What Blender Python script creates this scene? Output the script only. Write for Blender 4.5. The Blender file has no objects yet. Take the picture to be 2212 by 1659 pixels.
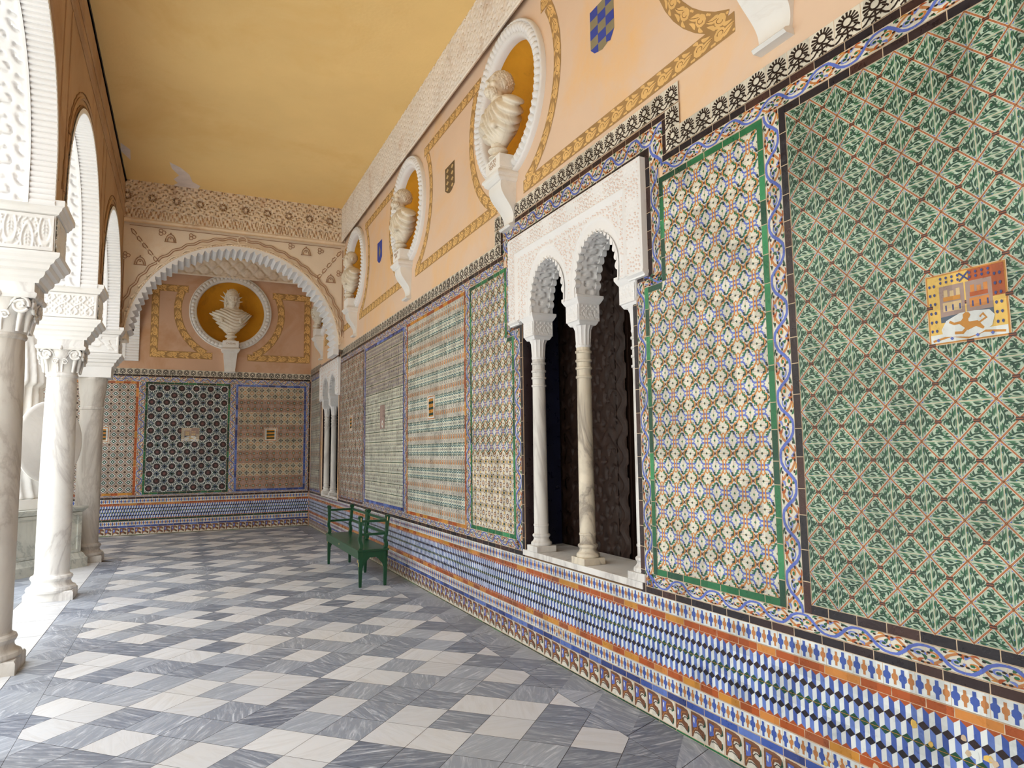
import bpy, bmesh, math, random
import numpy as np
from mathutils import Vector, Matrix
random.seed(7); rng = np.random.RandomState(7)
S = bpy.context.scene; COL = S.collection
pi = math.pi
# ------------------------------------------------------------------ camera
Pp, PSI, RO, EYE = math.radians(5.607), math.radians(25.66), math.radians(-.735), 1.589
fw = Vector((math.sin(PSI)*math.cos(Pp), math.cos(PSI)*math.cos(Pp), math.sin(Pp)))
r0 = Vector((math.cos(PSI), -math.sin(PSI), 0)); u0 = r0.cross(fw)
rr = r0*math.cos(RO) + u0*math.sin(RO); uu = -r0*math.sin(RO) + u0*math.cos(RO)
cd = bpy.data.cameras.new('camera'); cam = bpy.data.objects.new('camera', cd); COL.objects.link(cam)
cam.matrix_world = Matrix(((rr.x, uu.x, -fw.x, 0), (rr.y, uu.y, -fw.y, 0), (rr.z, uu.z, -fw.z, EYE), (0, 0, 0, 1)))
cd.sensor_width = 36; cd.lens = 1475/2212*36; cd.clip_start = .05; cd.clip_end = 200
S.camera = cam
# ------------------------------------------------------------------ sky and exposure
wd = bpy.data.worlds.new('sky'); S.world = wd; wd.use_nodes = True
bg = wd.node_tree.nodes['Background']; bg.inputs[0].default_value = (.90, .95, 1, 1); bg.inputs[1].default_value = 4.2
_t = wd.node_tree; _tc = _t.nodes.new('ShaderNodeTexCoord'); _sp = _t.nodes.new('ShaderNodeSeparateXYZ'); _mr = _t.nodes.new('ShaderNodeMapRange')   # overcast sky, brightest overhead
_t.links.new(_tc.outputs['Generated'], _sp.inputs[0]); _t.links.new(_sp.outputs['Z'], _mr.inputs[0]); _mr.inputs[1].default_value = 0; _mr.inputs[2].default_value = 1; _mr.inputs[3].default_value = 2.0; _mr.inputs[4].default_value = 15
_t.links.new(_mr.outputs[0], bg.inputs[1])
S.view_settings.view_transform = 'Standard'; S.view_settings.look = 'None'
S.view_settings.exposure = -1.14; S.view_settings.gamma = 1; S.view_settings.use_curve_mapping = False
S.cycles.max_bounces = 12; S.cycles.diffuse_bounces = 8; S.cycles.sample_clamp_indirect = 8
# ------------------------------------------------------------------ materials
def lin(c):
    return tuple((x/255/12.92 if x/255 <= .04045 else ((x/255+.055)/1.055)**2.4) for x in c)
MATS = {}
class NT:
    def __init__(s, name):
        s.m = bpy.data.materials.new(name); s.m.use_nodes = True; s.t = s.m.node_tree
        s.b = s.t.nodes['Principled BSDF']; s.g = None
    def n(s, typ, **kw):
        x = s.t.nodes.new(typ)
        for k, v in kw.items(): setattr(x, k, v)
        return x
    def l(s, a, b): s.t.links.new(a, b)
    def pos(s):
        if s.g is None: s.g = s.n('ShaderNodeNewGeometry')
        return s.g.outputs['Position']
    def mapped(s, scale, rot=(0, 0, 0), src=None):
        m = s.n('ShaderNodeMapping'); m.inputs['Scale'].default_value = scale; m.inputs['Rotation'].default_value = rot
        s.l(src or s.pos(), m.inputs[0]); return m.outputs[0]
    def noise(s, scale, detail=3, rough=.5, vec=None, dist=0):
        x = s.n('ShaderNodeTexNoise'); x.inputs['Scale'].default_value = scale; x.inputs['Detail'].default_value = detail
        x.inputs['Roughness'].default_value = rough; x.inputs['Distortion'].default_value = dist
        s.l(vec or s.pos(), x.inputs['Vector']); return x.outputs[0]
    def math(s, op, a, b=None, c=None):
        x = s.n('ShaderNodeMath', operation=op)
        for i, v in enumerate((a, b, c)):
            if v is None: continue
            if isinstance(v, (int, float)): x.inputs[i].default_value = v
            else: s.l(v, x.inputs[i])
        return x.outputs[0]
    def ramp(s, f, stops):
        x = s.n('ShaderNodeValToRGB'); e = x.color_ramp.elements
        while len(e) < len(stops): e.new(.5)
        for i, (p, c) in enumerate(stops):
            e[i].position = p; e[i].color = (*c, 1)
        s.l(f, x.inputs[0]); return x.outputs[0]
    def mix(s, f, a, b):
        x = s.n('ShaderNodeMix', data_type='RGBA')
        for i, v in ((0, f), (6, a), (7, b)):
            if isinstance(v, (int, float)): x.inputs[i].default_value = v
            elif isinstance(v, tuple): x.inputs[i].default_value = (*v, 1)
            else: s.l(v, x.inputs[i])
        return x.outputs[2]
    def bump(s, h, strength=.3, dist=.01):
        x = s.n('ShaderNodeBump'); x.inputs['Strength'].default_value = strength; x.inputs['Distance'].default_value = dist
        s.l(h, x.inputs['Height']); s.l(x.outputs[0], s.b.inputs['Normal'])
    def done(s, col, rough=.8, spec=.3):
        if isinstance(col, tuple): s.b.inputs['Base Color'].default_value = (*col, 1)
        else: s.l(col, s.b.inputs['Base Color'])
        if isinstance(rough, (int, float)): s.b.inputs['Roughness'].default_value = rough
        else: s.l(rough, s.b.inputs['Roughness'])
        s.b.inputs['Specular IOR Level'].default_value = spec
        return s.m
def mul(c, k): return tuple(min(1, x*k) for x in c)
def plaster(name, rgb, var=.12, sc=1.3, bsc=60, bstr=.25, bd=.004, stain=None, rough=.9, smin=.55, smax=.75):
    t = NT(name); c = lin(rgb)
    a = t.noise(sc, 5, .6)
    col = t.ramp(a, [(.3, mul(c, 1-var)), (.7, mul(c, 1+var*.6))])
    if stain:
        b = t.noise(sc*.8, 6, .65, dist=.6); f = t.ramp(b, [(smin, (0,)*3), (smax, (1,)*3)])
        col = t.mix(f, col, lin(stain))
    t.bump(t.noise(bsc, 4), bstr, bd); return t.done(col, rough, .2)
def glaze(name, rgb, var=.22, rough=.28):
    t = NT(name); c = lin(rgb)
    m = t.mapped((7.15, 7.15, 7.15)); fl = t.n('ShaderNodeVectorMath', operation='FLOOR'); t.l(m, fl.inputs[0])
    wn = t.n('ShaderNodeTexWhiteNoise', noise_dimensions='3D'); t.l(fl.outputs[0], wn.inputs['Vector'])
    a = t.noise(22, 3, .6)
    f = t.math('ADD', t.math('MULTIPLY', wn.outputs[0], .55), t.math('MULTIPLY', a, .6))
    col = t.ramp(f, [(.2, mul(c, 1-var)), (.8, mul(c, 1+var))])
    h = t.math('ADD', t.noise(9, 2), t.math('MULTIPLY', t.noise(90, 2), .12))
    t.bump(h, .35, .012)
    r = t.math('ADD', t.math('MULTIPLY', a, .25), rough-.1)
    return t.done(col, r, .45)
def marble(name, rgb, vein, amt=.5, sc=2.2, rough=.45, st=(1, 1, .35)):
    t = NT(name); c = lin(rgb); v = lin(vein)
    n1 = t.noise(sc, 6, .6, t.mapped(st), 1.4)
    vv = t.math('ABSOLUTE', t.math('SUBTRACT', n1, .5))
    f = t.ramp(vv, [(0, (amt,)*3), (.035, (amt*.35,)*3), (.12, (0,)*3)])
    col = t.mix(f, t.ramp(t.noise(sc*.7, 3), [(.3, mul(c, .88)), (.7, mul(c, 1.06))]), v)
    t.bump(t.noise(35, 4), .15, .004); return t.done(col, rough, .35)
def floorstone(name, c1, c2, cw, white):
    t = NT(name)
    k = 1/(.2*math.sqrt(2))
    m = t.n('ShaderNodeMapping'); m.inputs['Location'].default_value = (-FX0*0, 0, 0); 
    sub = t.n('ShaderNodeVectorMath', operation='SUBTRACT'); t.l(t.pos(), sub.inputs[0]); sub.inputs[1].default_value = (1.528, 4.149, 0)
    m.inputs['Rotation'].default_value = (0, 0, pi/4); m.inputs['Scale'].default_value = (k, k, 0)
    t.l(sub.outputs[0], m.inputs[0])
    # mapping scales before rotating; equal scales keep the grid square
    fl = t.n('ShaderNodeVectorMath', operation='FLOOR'); t.l(m.outputs[0], fl.inputs[0])
    wn = t.n('ShaderNodeTexWhiteNoise', noise_dimensions='3D'); t.l(fl.outputs[0], wn.inputs['Vector'])
    # streaks: direction differs between tiles
    vr = t.n('ShaderNodeVectorRotate', rotation_type='Z_AXIS'); t.l(t.pos(), vr.inputs['Vector'])
    t.l(t.math('MULTIPLY', wn.outputs[0], 3.1), vr.inputs['Angle'])
    ad = t.n('ShaderNodeVectorMath', operation='ADD'); t.l(vr.outputs[0], ad.inputs[0])
    sc = t.n('ShaderNodeVectorMath', operation='SCALE'); t.l(wn.outputs[1], sc.inputs[0]); sc.inputs['Scale'].default_value = 9
    t.l(sc.outputs[0], ad.inputs[1])
    st = t.noise(5 if not white else 2.5, 5, .65, t.mapped((1, 7, 1), src=ad.outputs[0]), .8)
    base = t.ramp(wn.outputs[0], [(0, lin(c1)), (1, lin(c2))])
    f = t.ramp(st, [(.46, (0,)*3), (.6, (.3 if not white else .25,)*3), (.7, (.85 if not white else .4,)*3)])
    col = t.mix(f, base, lin(cw))
    big = t.noise(.9, 4)
    col = t.mix(t.ramp(big, [(.45, (0,)*3), (.75, (.35,)*3)]), col, lin((150, 148, 140)) if not white else lin((200, 192, 178)))
    t.bump(t.noise(18, 4), .2, .004)
    return t.done(col, t.math('ADD', t.math('MULTIPLY', st, .3), .28), .4)
FX0 = 0
def wood(name, rgb, rough=.45, sc=(30, 30, 1.5), var=.3, spec=.3):
    t = NT(name); c = lin(rgb)
    a = t.noise(1, 4, .6, t.mapped(sc), .4)
    t.bump(a, .25, .003)
    return t.done(t.ramp(a, [(.3, mul(c, 1-var)), (.7, mul(c, 1+var))]), rough, spec)
M = {}
M['white_plaster'] = plaster('white_plaster', (228, 226, 223), .06, 2.2, 70, .2)
M['frame_plaster'] = plaster('frame_plaster', (232, 231, 231), .04, 2, 90, .2, .003)
M['cornice_plaster'] = plaster('cornice_plaster', (238, 230, 220), .07, 2.5, 70, .3, .004, (200, 172, 145), smin=.52, smax=.8)
M['arch_plaster'] = plaster('arch_plaster', (240, 226, 206), .06, 1.5, 60, .25, .003, (226, 200, 168), smin=.55, smax=.8)
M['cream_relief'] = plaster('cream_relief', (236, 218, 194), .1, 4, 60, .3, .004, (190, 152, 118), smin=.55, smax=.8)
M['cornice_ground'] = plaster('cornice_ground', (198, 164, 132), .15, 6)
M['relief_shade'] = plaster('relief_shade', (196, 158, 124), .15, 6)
M['frame_ground'] = plaster('frame_ground', (222, 200, 188), .08, 6)
M['line_brown'] = plaster('line_brown', (176, 140, 112), .1)
M['tan_wall'] = plaster('tan_wall', (184, 154, 122), .1, 1.2, 40, .35, .008, (150, 108, 72), smin=.5, smax=.8)
M['tan_dark'] = plaster('tan_dark', (146, 112, 82), .12, 2)
M['peach'] = plaster('peach', (224, 196, 170), .05, .9, 40, .15, .004, (232, 188, 132), smin=.5, smax=.72)
M['peach_shaded'] = plaster('peach_shaded', (206, 170, 144), .08, 1.1, 40, .15, .004, (190, 146, 108), smin=.48, smax=.7)  # darker, redder peach: the far bay's dimness put into the end wall colour
M['ceiling_yellow'] = plaster('ceiling_yellow', (246, 212, 146), .05, .8, 25, .3, .006, (240, 202, 132), smin=.5, smax=.7)
M['bare_plaster'] = plaster('bare_plaster', (232, 220, 214), .12, 6)
M['ochre'] = plaster('ochre', (206, 148, 44), .16, 2.4, 40, .3, .005, (120, 88, 46), smin=.56, smax=.85)
M['band_brown'] = plaster('band_brown', (170, 134, 88), .12, 3, 60, .1)
M['band_gold'] = plaster('band_gold', (226, 184, 120), .1, 5, 60, .1)
M['band_line'] = plaster('band_line', (120, 88, 52), .1, 5)
M['shield_blue'] = plaster('shield_blue', (66, 78, 160), .1, 6)
M['shield_grey'] = plaster('shield_grey', (142, 132, 104), .1, 6)
M['shield_brown'] = plaster('shield_brown', (112, 92, 66), .12, 6)
M['shield_sand'] = plaster('shield_sand', (196, 166, 116), .1, 6)
M['marble_white'] = marble('marble_white', (232, 230, 226), (150, 142, 140), .45, 1.6)
M['marble_grey'] = marble('marble_grey', (205, 200, 192), (140, 128, 118), .5, 1.7)
M['marble_cream'] = marble('marble_cream', (232, 222, 202), (120, 108, 100), .75, 2.6, .35)
M['statue_stone'] = marble('statue_stone', (232, 224, 208), (168, 148, 120), .3, 3.2, .6, (1, 1, 1))
M['statue_white'] = marble('statue_white', (240, 238, 234), (214, 208, 200), .15, 2, .6, (1, 1, 1))
M['pedestal_stone'] = marble('pedestal_stone', (196, 196, 186), (120, 124, 120), .55, 1.5, .6, (1, 1, 1))
M['bracket_white'] = marble('bracket_white', (234, 232, 228), (200, 190, 180), .2, 2, .6, (1, 1, 1))
M['floor_white'] = floorstone('floor_white', (196, 198, 202), (212, 213, 215), (184, 180, 176), True)
M['floor_grey'] = floorstone('floor_grey', (98, 106, 122), (158, 165, 176), (208, 213, 221), False)
M['joint'] = plaster('joint', (104, 98, 90), .2, 8)
M['court_stone'] = plaster('court_stone', (236, 232, 222), .06, 1)
M['bench_green'] = wood('bench_green', (22, 72, 44), .3, (4, 4, 4), .12, .5)
M['chip_tan'] = plaster('chip_tan', (214, 190, 140), .1)
M['dark_wood'] = wood('dark_wood', (44, 28, 21), .55, (20, 20, 2), .4)
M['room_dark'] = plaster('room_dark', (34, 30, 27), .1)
M['black_metal'] = plaster('black_metal', (34, 34, 36), .1, rough=.4)
M['engrave'] = plaster('engrave', (160, 126, 88), .1)
G = {}
for k, c in dict(ground=(205, 200, 186), stone=(178, 170, 152), ground2=(208, 208, 190), aqua=(172, 200, 186), umber=(116, 78, 56), leafd=(34, 66, 50), navy=(22, 24, 46), green=(46, 92, 64), green2=(78, 118, 88), dgreen=(26, 54, 44),
                 brown=(140, 76, 44), bronze=(176, 118, 70), knot=(62, 40, 36), blue=(86, 104, 180), blue2=(110, 126, 190), dblue=(52, 66, 120), cobalt=(62, 86, 158), cobalt2=(92, 116, 182),
                 orange=(190, 124, 60), rust=(160, 78, 34), honey=(186, 128, 50), black=(44, 32, 34), black2=(32, 28, 34), ink=(38, 28, 26),
                 purple=(98, 62, 62), yellow=(214, 178, 92), white=(206, 211, 210), teal=(72, 112, 118), steel=(132, 148, 160), slate=(74, 88, 104),
                 fgreen=(36, 104, 66), fgreen2=(52, 130, 84), fgreen3=(28, 70, 52), grout=(206, 186, 160), mauve=(150, 128, 120), sand=(196, 172, 128), wine=(92, 54, 50)).items():
    G[k] = glaze('glaze_'+k, c); M['g_'+k] = G[k]
M['g_lat'] = glaze('glaze_pale_green', (164, 180, 160))
M['g_grout'] = plaster('tile_grout', (206, 184, 156), .12, 9, 50, .3)
# ------------------------------------------------------------------ mesh helpers
def tagset(o, label=None, cat=None, group=None, kind=None):
    if label: o['label'] = label
    if cat: o['category'] = cat
    if group: o['group'] = group
    if kind: o['kind'] = kind
    return o
def link(name, me, parent=None):
    o = bpy.data.objects.new(name, me); COL.objects.link(o)
    if parent: o.parent = parent
    return o
def empty(name, loc=(0, 0, 0), rz=0):
    o = bpy.data.objects.new(name, None); COL.objects.link(o); o.location = loc; o.rotation_euler = (0, 0, rz)
    o.empty_display_size = .1; return o
class MB:
    def __init__(s): s.v = []; s.f = []; s.m = []; s.names = []
    def mi(s, m):
        if m not in s.names: s.names.append(m)
        return s.names.index(m)
    def face(s, pts, m):
        b = len(s.v); s.v += [tuple(p) for p in pts]; s.f.append(tuple(range(b, b+len(pts)))); s.m.append(s.mi(m))
    def mesh(s, V, F, m):
        b = len(s.v); s.v += [tuple(p) for p in V]; k = s.mi(m)
        for f in F: s.f.append(tuple(i+b for i in f)); s.m.append(k)
    def box(s, x0, x1, y0, y1, z0, z1, m):
        V = [(x, y, z) for x in (x0, x1) for y in (y0, y1) for z in (z0, z1)]
        s.mesh(V, [(0, 1, 3, 2), (4, 6, 7, 5), (0, 4, 5, 1), (2, 3, 7, 6), (0, 2, 6, 4), (1, 5, 7, 3)], m)
    def rects(s, prof, m, cx=0, cy=0):          # loft of rectangles: (hx, hy, z) or (x0,x1,y0,y1,z)
        V = []; F = []
        for p in prof:
            if len(p) == 3: x0, x1, y0, y1, z = -p[0]+cx, p[0]+cx, -p[1]+cy, p[1]+cy, p[2]
            else: x0, x1, y0, y1, z = p
            V += [(x0, y0, z), (x1, y0, z), (x1, y1, z), (x0, y1, z)]
        n = len(prof)
        for i in range(n-1):
            for j in range(4):
                a = i*4+j; b = i*4+(j+1) % 4; F.append((a, b, b+4, a+4))
        F.append((3, 2, 1, 0)); F.append((n*4-4, n*4-3, n*4-2, n*4-1)); s.mesh(V, F, m)
    def lathe(s, prof, m, n=32, cx=0, cy=0, fn=None):   # prof (r,z); fn(angle, r, z)->r
        V = []; F = []
        for r, z in prof:
            for k in range(n):
                a = 2*pi*k/n; q = fn(a, r, z) if fn else r
                V.append((cx+q*math.cos(a), cy+q*math.sin(a), z))
        for i in range(len(prof)-1):
            for k in range(n):
                k2 = (k+1) % n; F.append((i*n+k, i*n+k2, (i+1)*n+k2, (i+1)*n+k))
        F.append(tuple(range(n))[::-1]); F.append(tuple(range((len(prof)-1)*n, len(prof)*n))); s.mesh(V, F, m)
    def tube(s, pts, r, m, n=6, closed=False):
        P = [Vector(p) for p in pts]; V = []; F = []; N = len(P)
        for i, p in enumerate(P):
            a = P[(i-1) % N] if (i or closed) else P[i]; b = P[(i+1) % N] if (i < N-1 or closed) else P[i]
            d = (b-a).normalized(); h = Vector((0, 0, 1)) if abs(d.z) < .9 else Vector((1, 0, 0))
            e1 = d.cross(h).normalized(); e2 = d.cross(e1)
            q = r[i] if isinstance(r, (list, tuple)) else r
            for k in range(n): V.append(p+e1*q*math.cos(2*pi*k/n)+e2*q*math.sin(2*pi*k/n))
        for i in range(N if closed else N-1):
            for k in range(n):
                k2 = (k+1) % n; j = (i+1) % N; F.append((i*n+k, i*n+k2, j*n+k2, j*n+k))
        if not closed: F.append(tuple(range(n))[::-1]); F.append(tuple(range((N-1)*n, N*n)))
        s.mesh(V, F, m)
    def ball(s, c, r, m, n=8):
        rx, ry, rz = r if isinstance(r, tuple) else (r, r, r); V = []; F = []; h = n//2
        for i in range(h+1):
            t = pi*i/h
            for k in range(n):
                a = 2*pi*k/n; V.append((c[0]+rx*math.sin(t)*math.cos(a), c[1]+ry*math.sin(t)*math.sin(a), c[2]+rz*math.cos(t)))
        for i in range(h):
            for k in range(n): F.append((i*n+k, (i+1)*n+k, (i+1)*n+(k+1) % n, i*n+(k+1) % n))
        s.mesh(V, F, m)
    def prism(s, poly, ax, a0, a1, m):          # poly (p,q) in the two other axes (cyclic order), extruded along ax
        def P(p, q, a):
            return {0: (a, p, q), 1: (p, a, q), 2: (p, q, a)}[ax]
        n = len(poly); V = [P(p, q, a0) for p, q in poly]+[P(p, q, a1) for p, q in poly]
        F = [tuple(range(n))[::-1], tuple(range(n, 2*n))]+[(i, (i+1) % n, n+(i+1) % n, n+i) for i in range(n)]
        s.mesh(V, F, m)
    def build(s, name, parent=None, smooth=False, bevel=0, recalc=True, auto=None):
        me = bpy.data.meshes.new(name); me.from_pydata(s.v, [], s.f)
        for k in s.names: me.materials.append(M[k])
        me.polygons.foreach_set('material_index', s.m)
        if recalc:
            bm = bmesh.new(); bm.from_mesh(me); bmesh.ops.remove_doubles(bm, verts=bm.verts, dist=1e-5)
            bmesh.ops.recalc_face_normals(bm, faces=bm.faces); bm.to_mesh(me); bm.free()
        if smooth: me.polygons.foreach_set('use_smooth', [True]*len(me.polygons))
        if auto: me.polygons.foreach_set('use_smooth', [True]*len(me.polygons)); me.set_sharp_from_angle(angle=math.radians(auto))
        o = link(name, me, parent)
        if bevel:
            b = o.modifiers.new('bevel', 'BEVEL'); b.width = bevel; b.segments = 2; b.limit_method = 'ANGLE'
        return o
# ------------------------------------------------------------------ wall frames and flat tile painting
class Wall:      # (u, v) as seen by someone facing the wall
    def __init__(s, o, eu, n): s.o = Vector(o); s.eu = Vector(eu); s.n = Vector(n)
    def p(s, u, v, d=0): return s.o+s.eu*u+Vector((0, 0, v))+s.n*d
WX, BY, AX, AY, ZC = 2.57, 15.9, -.98, 12.4, 6.07
RW = Wall((WX, 0, 0), (0, -1, 0), (-1, 0, 0))       # u = -Y
BW = Wall((0, BY, 0), (1, 0, 0), (0, -1, 0))        # u = X
AW = Wall((0, AY, 0), (1, 0, 0), (0, -1, 0))
class Flat:
    def __init__(s, wall, d0=.004, dl=.0004): s.q = 0; s.w = wall; s.d0 = d0; s.dl = dl; s.V = []; s.S = []; s.mt = []; s.names = []
    def mi(s, m):
        if m not in s.names: s.names.append(m)
        return s.names.index(m)
    def poly(s, pts, m, layer=0):
        s.q = (s.q+1) % 80; a = np.zeros((len(pts), 3)); a[:, :2] = pts; a[:, 2] = layer+s.q*.011
        s.V.append(a); s.S.append(np.array([len(pts)])); s.mt.append(np.array([s.mi(m)]))
    def rect(s, u0, u1, v0, v1, m, layer=0): s.poly([(u0, v0), (u1, v0), (u1, v1), (u0, v1)], m, layer)
    def stamp(s, pat, pos, su, sv=None, rot=0, flips=None, jit=.0):
        sv = sv or su
        ca, sa = math.cos(rot), math.sin(rot)
        allp = np.concatenate([np.array(p, float) for _, _, p in pat]); lay = np.concatenate([np.full(len(p), l+min(i_, 80)*.011, float) for i_, (_, l, p) in enumerate(pat)])
        cnt = np.array([len(p) for _, _, p in pat]); mt = np.array([s.mi(m) for m, _, _ in pat])
        c = allp-.5
        for i, (u, v) in enumerate(pos):
            q = c.copy()
            if flips and flips[i]: q[:, 0] *= -1
            if rot: q = np.stack([q[:, 0]*ca-q[:, 1]*sa, q[:, 0]*sa+q[:, 1]*ca], 1)
            if jit:
                j = rng.uniform(-jit, jit); q = np.stack([q[:, 0]-q[:, 1]*j, q[:, 1]+q[:, 0]*j], 1); q += rng.uniform(-jit, jit, 2)*.5
            a = np.empty((len(q), 3)); a[:, 0] = u+q[:, 0]*su; a[:, 1] = v+q[:, 1]*sv; a[:, 2] = lay
            s.V.append(a); s.S.append(cnt); s.mt.append(mt)
    def build(s, name, parent=None):
        A = np.concatenate(s.V); cnt = np.concatenate(s.S); mt = np.concatenate(s.mt)
        w = s.w; eu = np.array(w.eu); nn = np.array(w.n)
        V = np.array(w.o)+A[:, :1]*eu+np.outer(A[:, 1], (0, 0, 1))+np.outer(s.d0+A[:, 2]*s.dl, nn)
        me = bpy.data.meshes.new(name); me.vertices.add(len(V)); me.vertices.foreach_set('co', V.astype('f').ravel())
        me.loops.add(len(V)); me.loops.foreach_set('vertex_index', np.arange(len(V), dtype='i'))
        me.polygons.add(len(cnt)); st = np.concatenate([[0], np.cumsum(cnt)[:-1]]); me.polygons.foreach_set('loop_start', st.astype('i'))
        me.polygons.foreach_set('material_index', mt.astype('i'))
        for k in s.names: me.materials.append(M[k])
        me.update(calc_edges=True); me.validate()
        return link(name, me, parent)
def strk(pts, w, m, l, closed=False):
    P = [np.array(p, float) for p in pts]; n = len(P); o = []; L = []; R_ = []
    for i in range(n):
        a = P[i-1] if (i or closed) else P[i]; b = P[(i+1) % n] if (i < n-1 or closed) else P[i]
        d = b-a; d = d/(np.hypot(*d)+1e-9); nn = np.array((-d[1], d[0])); ww = w[i] if isinstance(w, (list, tuple)) else w
        k = 1.
        if (0 < i < n-1) or closed:
            d1 = P[i]-P[i-1]; d1 = d1/(np.hypot(*d1)+1e-9); k = 1/max(.6, abs(d1@d))
        L.append(P[i]+nn*ww/2*k); R_.append(P[i]-nn*ww/2*k)
    for i in range(n if closed else n-1):
        j = (i+1) % n; o.append((m, l, [tuple(R_[i]), tuple(R_[j]), tuple(L[j]), tuple(L[i])]))
    return o
def disc(x, y, r, m, l, n=8, ry=None, rot=0):
    ry = ry or r; return [(m, l, [(x+r*math.cos(2*pi*k/n+rot), y+ry*math.sin(2*pi*k/n+rot)) for k in range(n)])]
def arcp(x, y, r, a0, a1, n=8, ry=None):
    ry = ry or r; return [(x+r*math.cos(math.radians(a0+(a1-a0)*k/n)), y+ry*math.sin(math.radians(a0+(a1-a0)*k/n))) for k in range(n+1)]
def spir(x, y, r0_, r1_, a0, a1, n=12):
    return [(x+(r0_+(r1_-r0_)*k/n)*math.cos(math.radians(a0+(a1-a0)*k/n)), y+(r0_+(r1_-r0_)*k/n)*math.sin(math.radians(a0+(a1-a0)*k/n))) for k in range(n+1)]
def leaf(x0, y0, x1, y1, w, m, l, bend=.2):
    a = np.array((x0, y0)); b = np.array((x1, y1)); d = b-a; nn = np.array((-d[1], d[0])); o1 = []; o2 = []
    for k in range(7):
        t = k/6; c = a+d*t+nn*bend*math.sin(pi*t); h = nn/np.hypot(*nn)*w/2*math.sin(pi*t)**.7*(1.15-.5*t)
        o1.append(tuple(c+h)); o2.append(tuple(c-h))
    return [(m, l, o2[:1]+o2[1:-1]+o1[-1:]+o1[1:-1][::-1])]
def xf(p, rot=0, flip=False, sc=1, cx=.5, cy=.5, dx=0, dy=0):
    o = []
    ca, sa = math.cos(rot), math.sin(rot)
    for m, l, q in p:
        r = []
        for x, y in q:
            x -= cx; y -= cy
            if flip: x = -x
            r.append(((x*ca-y*sa)*sc+cx+dx, (x*sa+y*ca)*sc+cy+dy))
        o.append((m, l, r[::-1] if flip else r))
    return o
def four(p): return [q for k in range(4) for q in xf(p, k*pi/2)]
def gr(m, g=.012, l=1): return [(m, l, [(g, g), (1-g, g), (1-g, 1-g), (g, 1-g)])]
# ------------------------------------------------------------------ tile drawings (unit squares)
def comma(x, y, r, a0, a1, w, m, l):             # curled leaf tip: a tapering arc with a round end
    P = arcp(x, y, r, a0, a1, 9); n = len(P)
    return strk(P, [w*(.25+.75*min(1, 1.6*(n-1-i)/(n-1)))*(.3 if i == n-1 else 1) for i in range(n)], m, l)+disc(P[0][0], P[0][1], w*.52, m, l+.2, 7)
def tri_leafs():                                  # one quarter (bottom triangle) of the lattice tile
    D, Gn, G2, AQ = 'g_leafd', 'g_green', 'g_green2', 'g_aqua'
    q = comma(.44, .29, .065, -100, 130, .07, D, 3) + comma(.59, .245, .055, -60, -290, .06, D, 3.3)
    q += disc(.445, .275, .034, Gn, 4, 7) + leaf(.50, .40, .56, .30, .045, Gn, 3, .2)
    q += strk([(.15, .075), (.28, .10), (.40, .16), (.52, .17), (.66, .12), (.82, .10)], [.02, .03, .04, .036, .03, .02], D, 3.5)
    q += leaf(.30, .115, .22, .205, .06, Gn, 3, .25)+leaf(.36, .13, .31, .255, .065, D, 3.2, .25)+leaf(.66, .125, .76, .20, .065, Gn, 3, .2)+leaf(.60, .145, .70, .26, .055, G2, 3.4, .2)
    q += leaf(.13, .05, .37, .05, .062, Gn, 3, -.04)+leaf(.36, .085, .58, .035, .065, D, 3.1, .1)+leaf(.58, .095, .80, .04, .062, Gn, 3.2, .08)+leaf(.17, .035, .30, .02, .03, D, 3.8, 0)
    q += leaf(.62, .04, .90, .032, .042, G2, 3.05, .02)+leaf(.34, .03, .56, .022, .028, G2, 3.7, .02)
    q += leaf(.40, .185, .36, .25, .022, AQ, 4.2, .3)+leaf(.47, .115, .58, .12, .022, AQ, 4.2, .2)+leaf(.64, .18, .66, .24, .018, AQ, 4.2, .3)
    q += disc(.095, .048, .03, 'g_blue', 5, 5)+disc(.15, .118, .022, 'g_blue', 5, 5)+disc(.90, .066, .026, 'g_blue', 5, 5)+disc(.83, .128, .02, 'g_blue2', 5, 5)+disc(.30, .038, .013, 'g_blue', 5, 4)
    return q
LATTICE = gr('g_lat', .006) + four(tri_leafs())
for a, b in (((0, 0), (1, 1)), ((0, 1), (1, 0))):
    LATTICE += strk([a, b], .066, 'g_ground', 6) + strk([a, b], .042, 'g_brown', 7) + strk([a, b], .012, 'g_bronze', 8)
LATTICE += [('g_knot', 9, [(.41, .455), (.59, .455), (.59, .545), (.41, .545)])] + [('g_brown', 10, [(.42, .49), (.58, .49), (.58, .51), (.42, .51)])]
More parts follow.
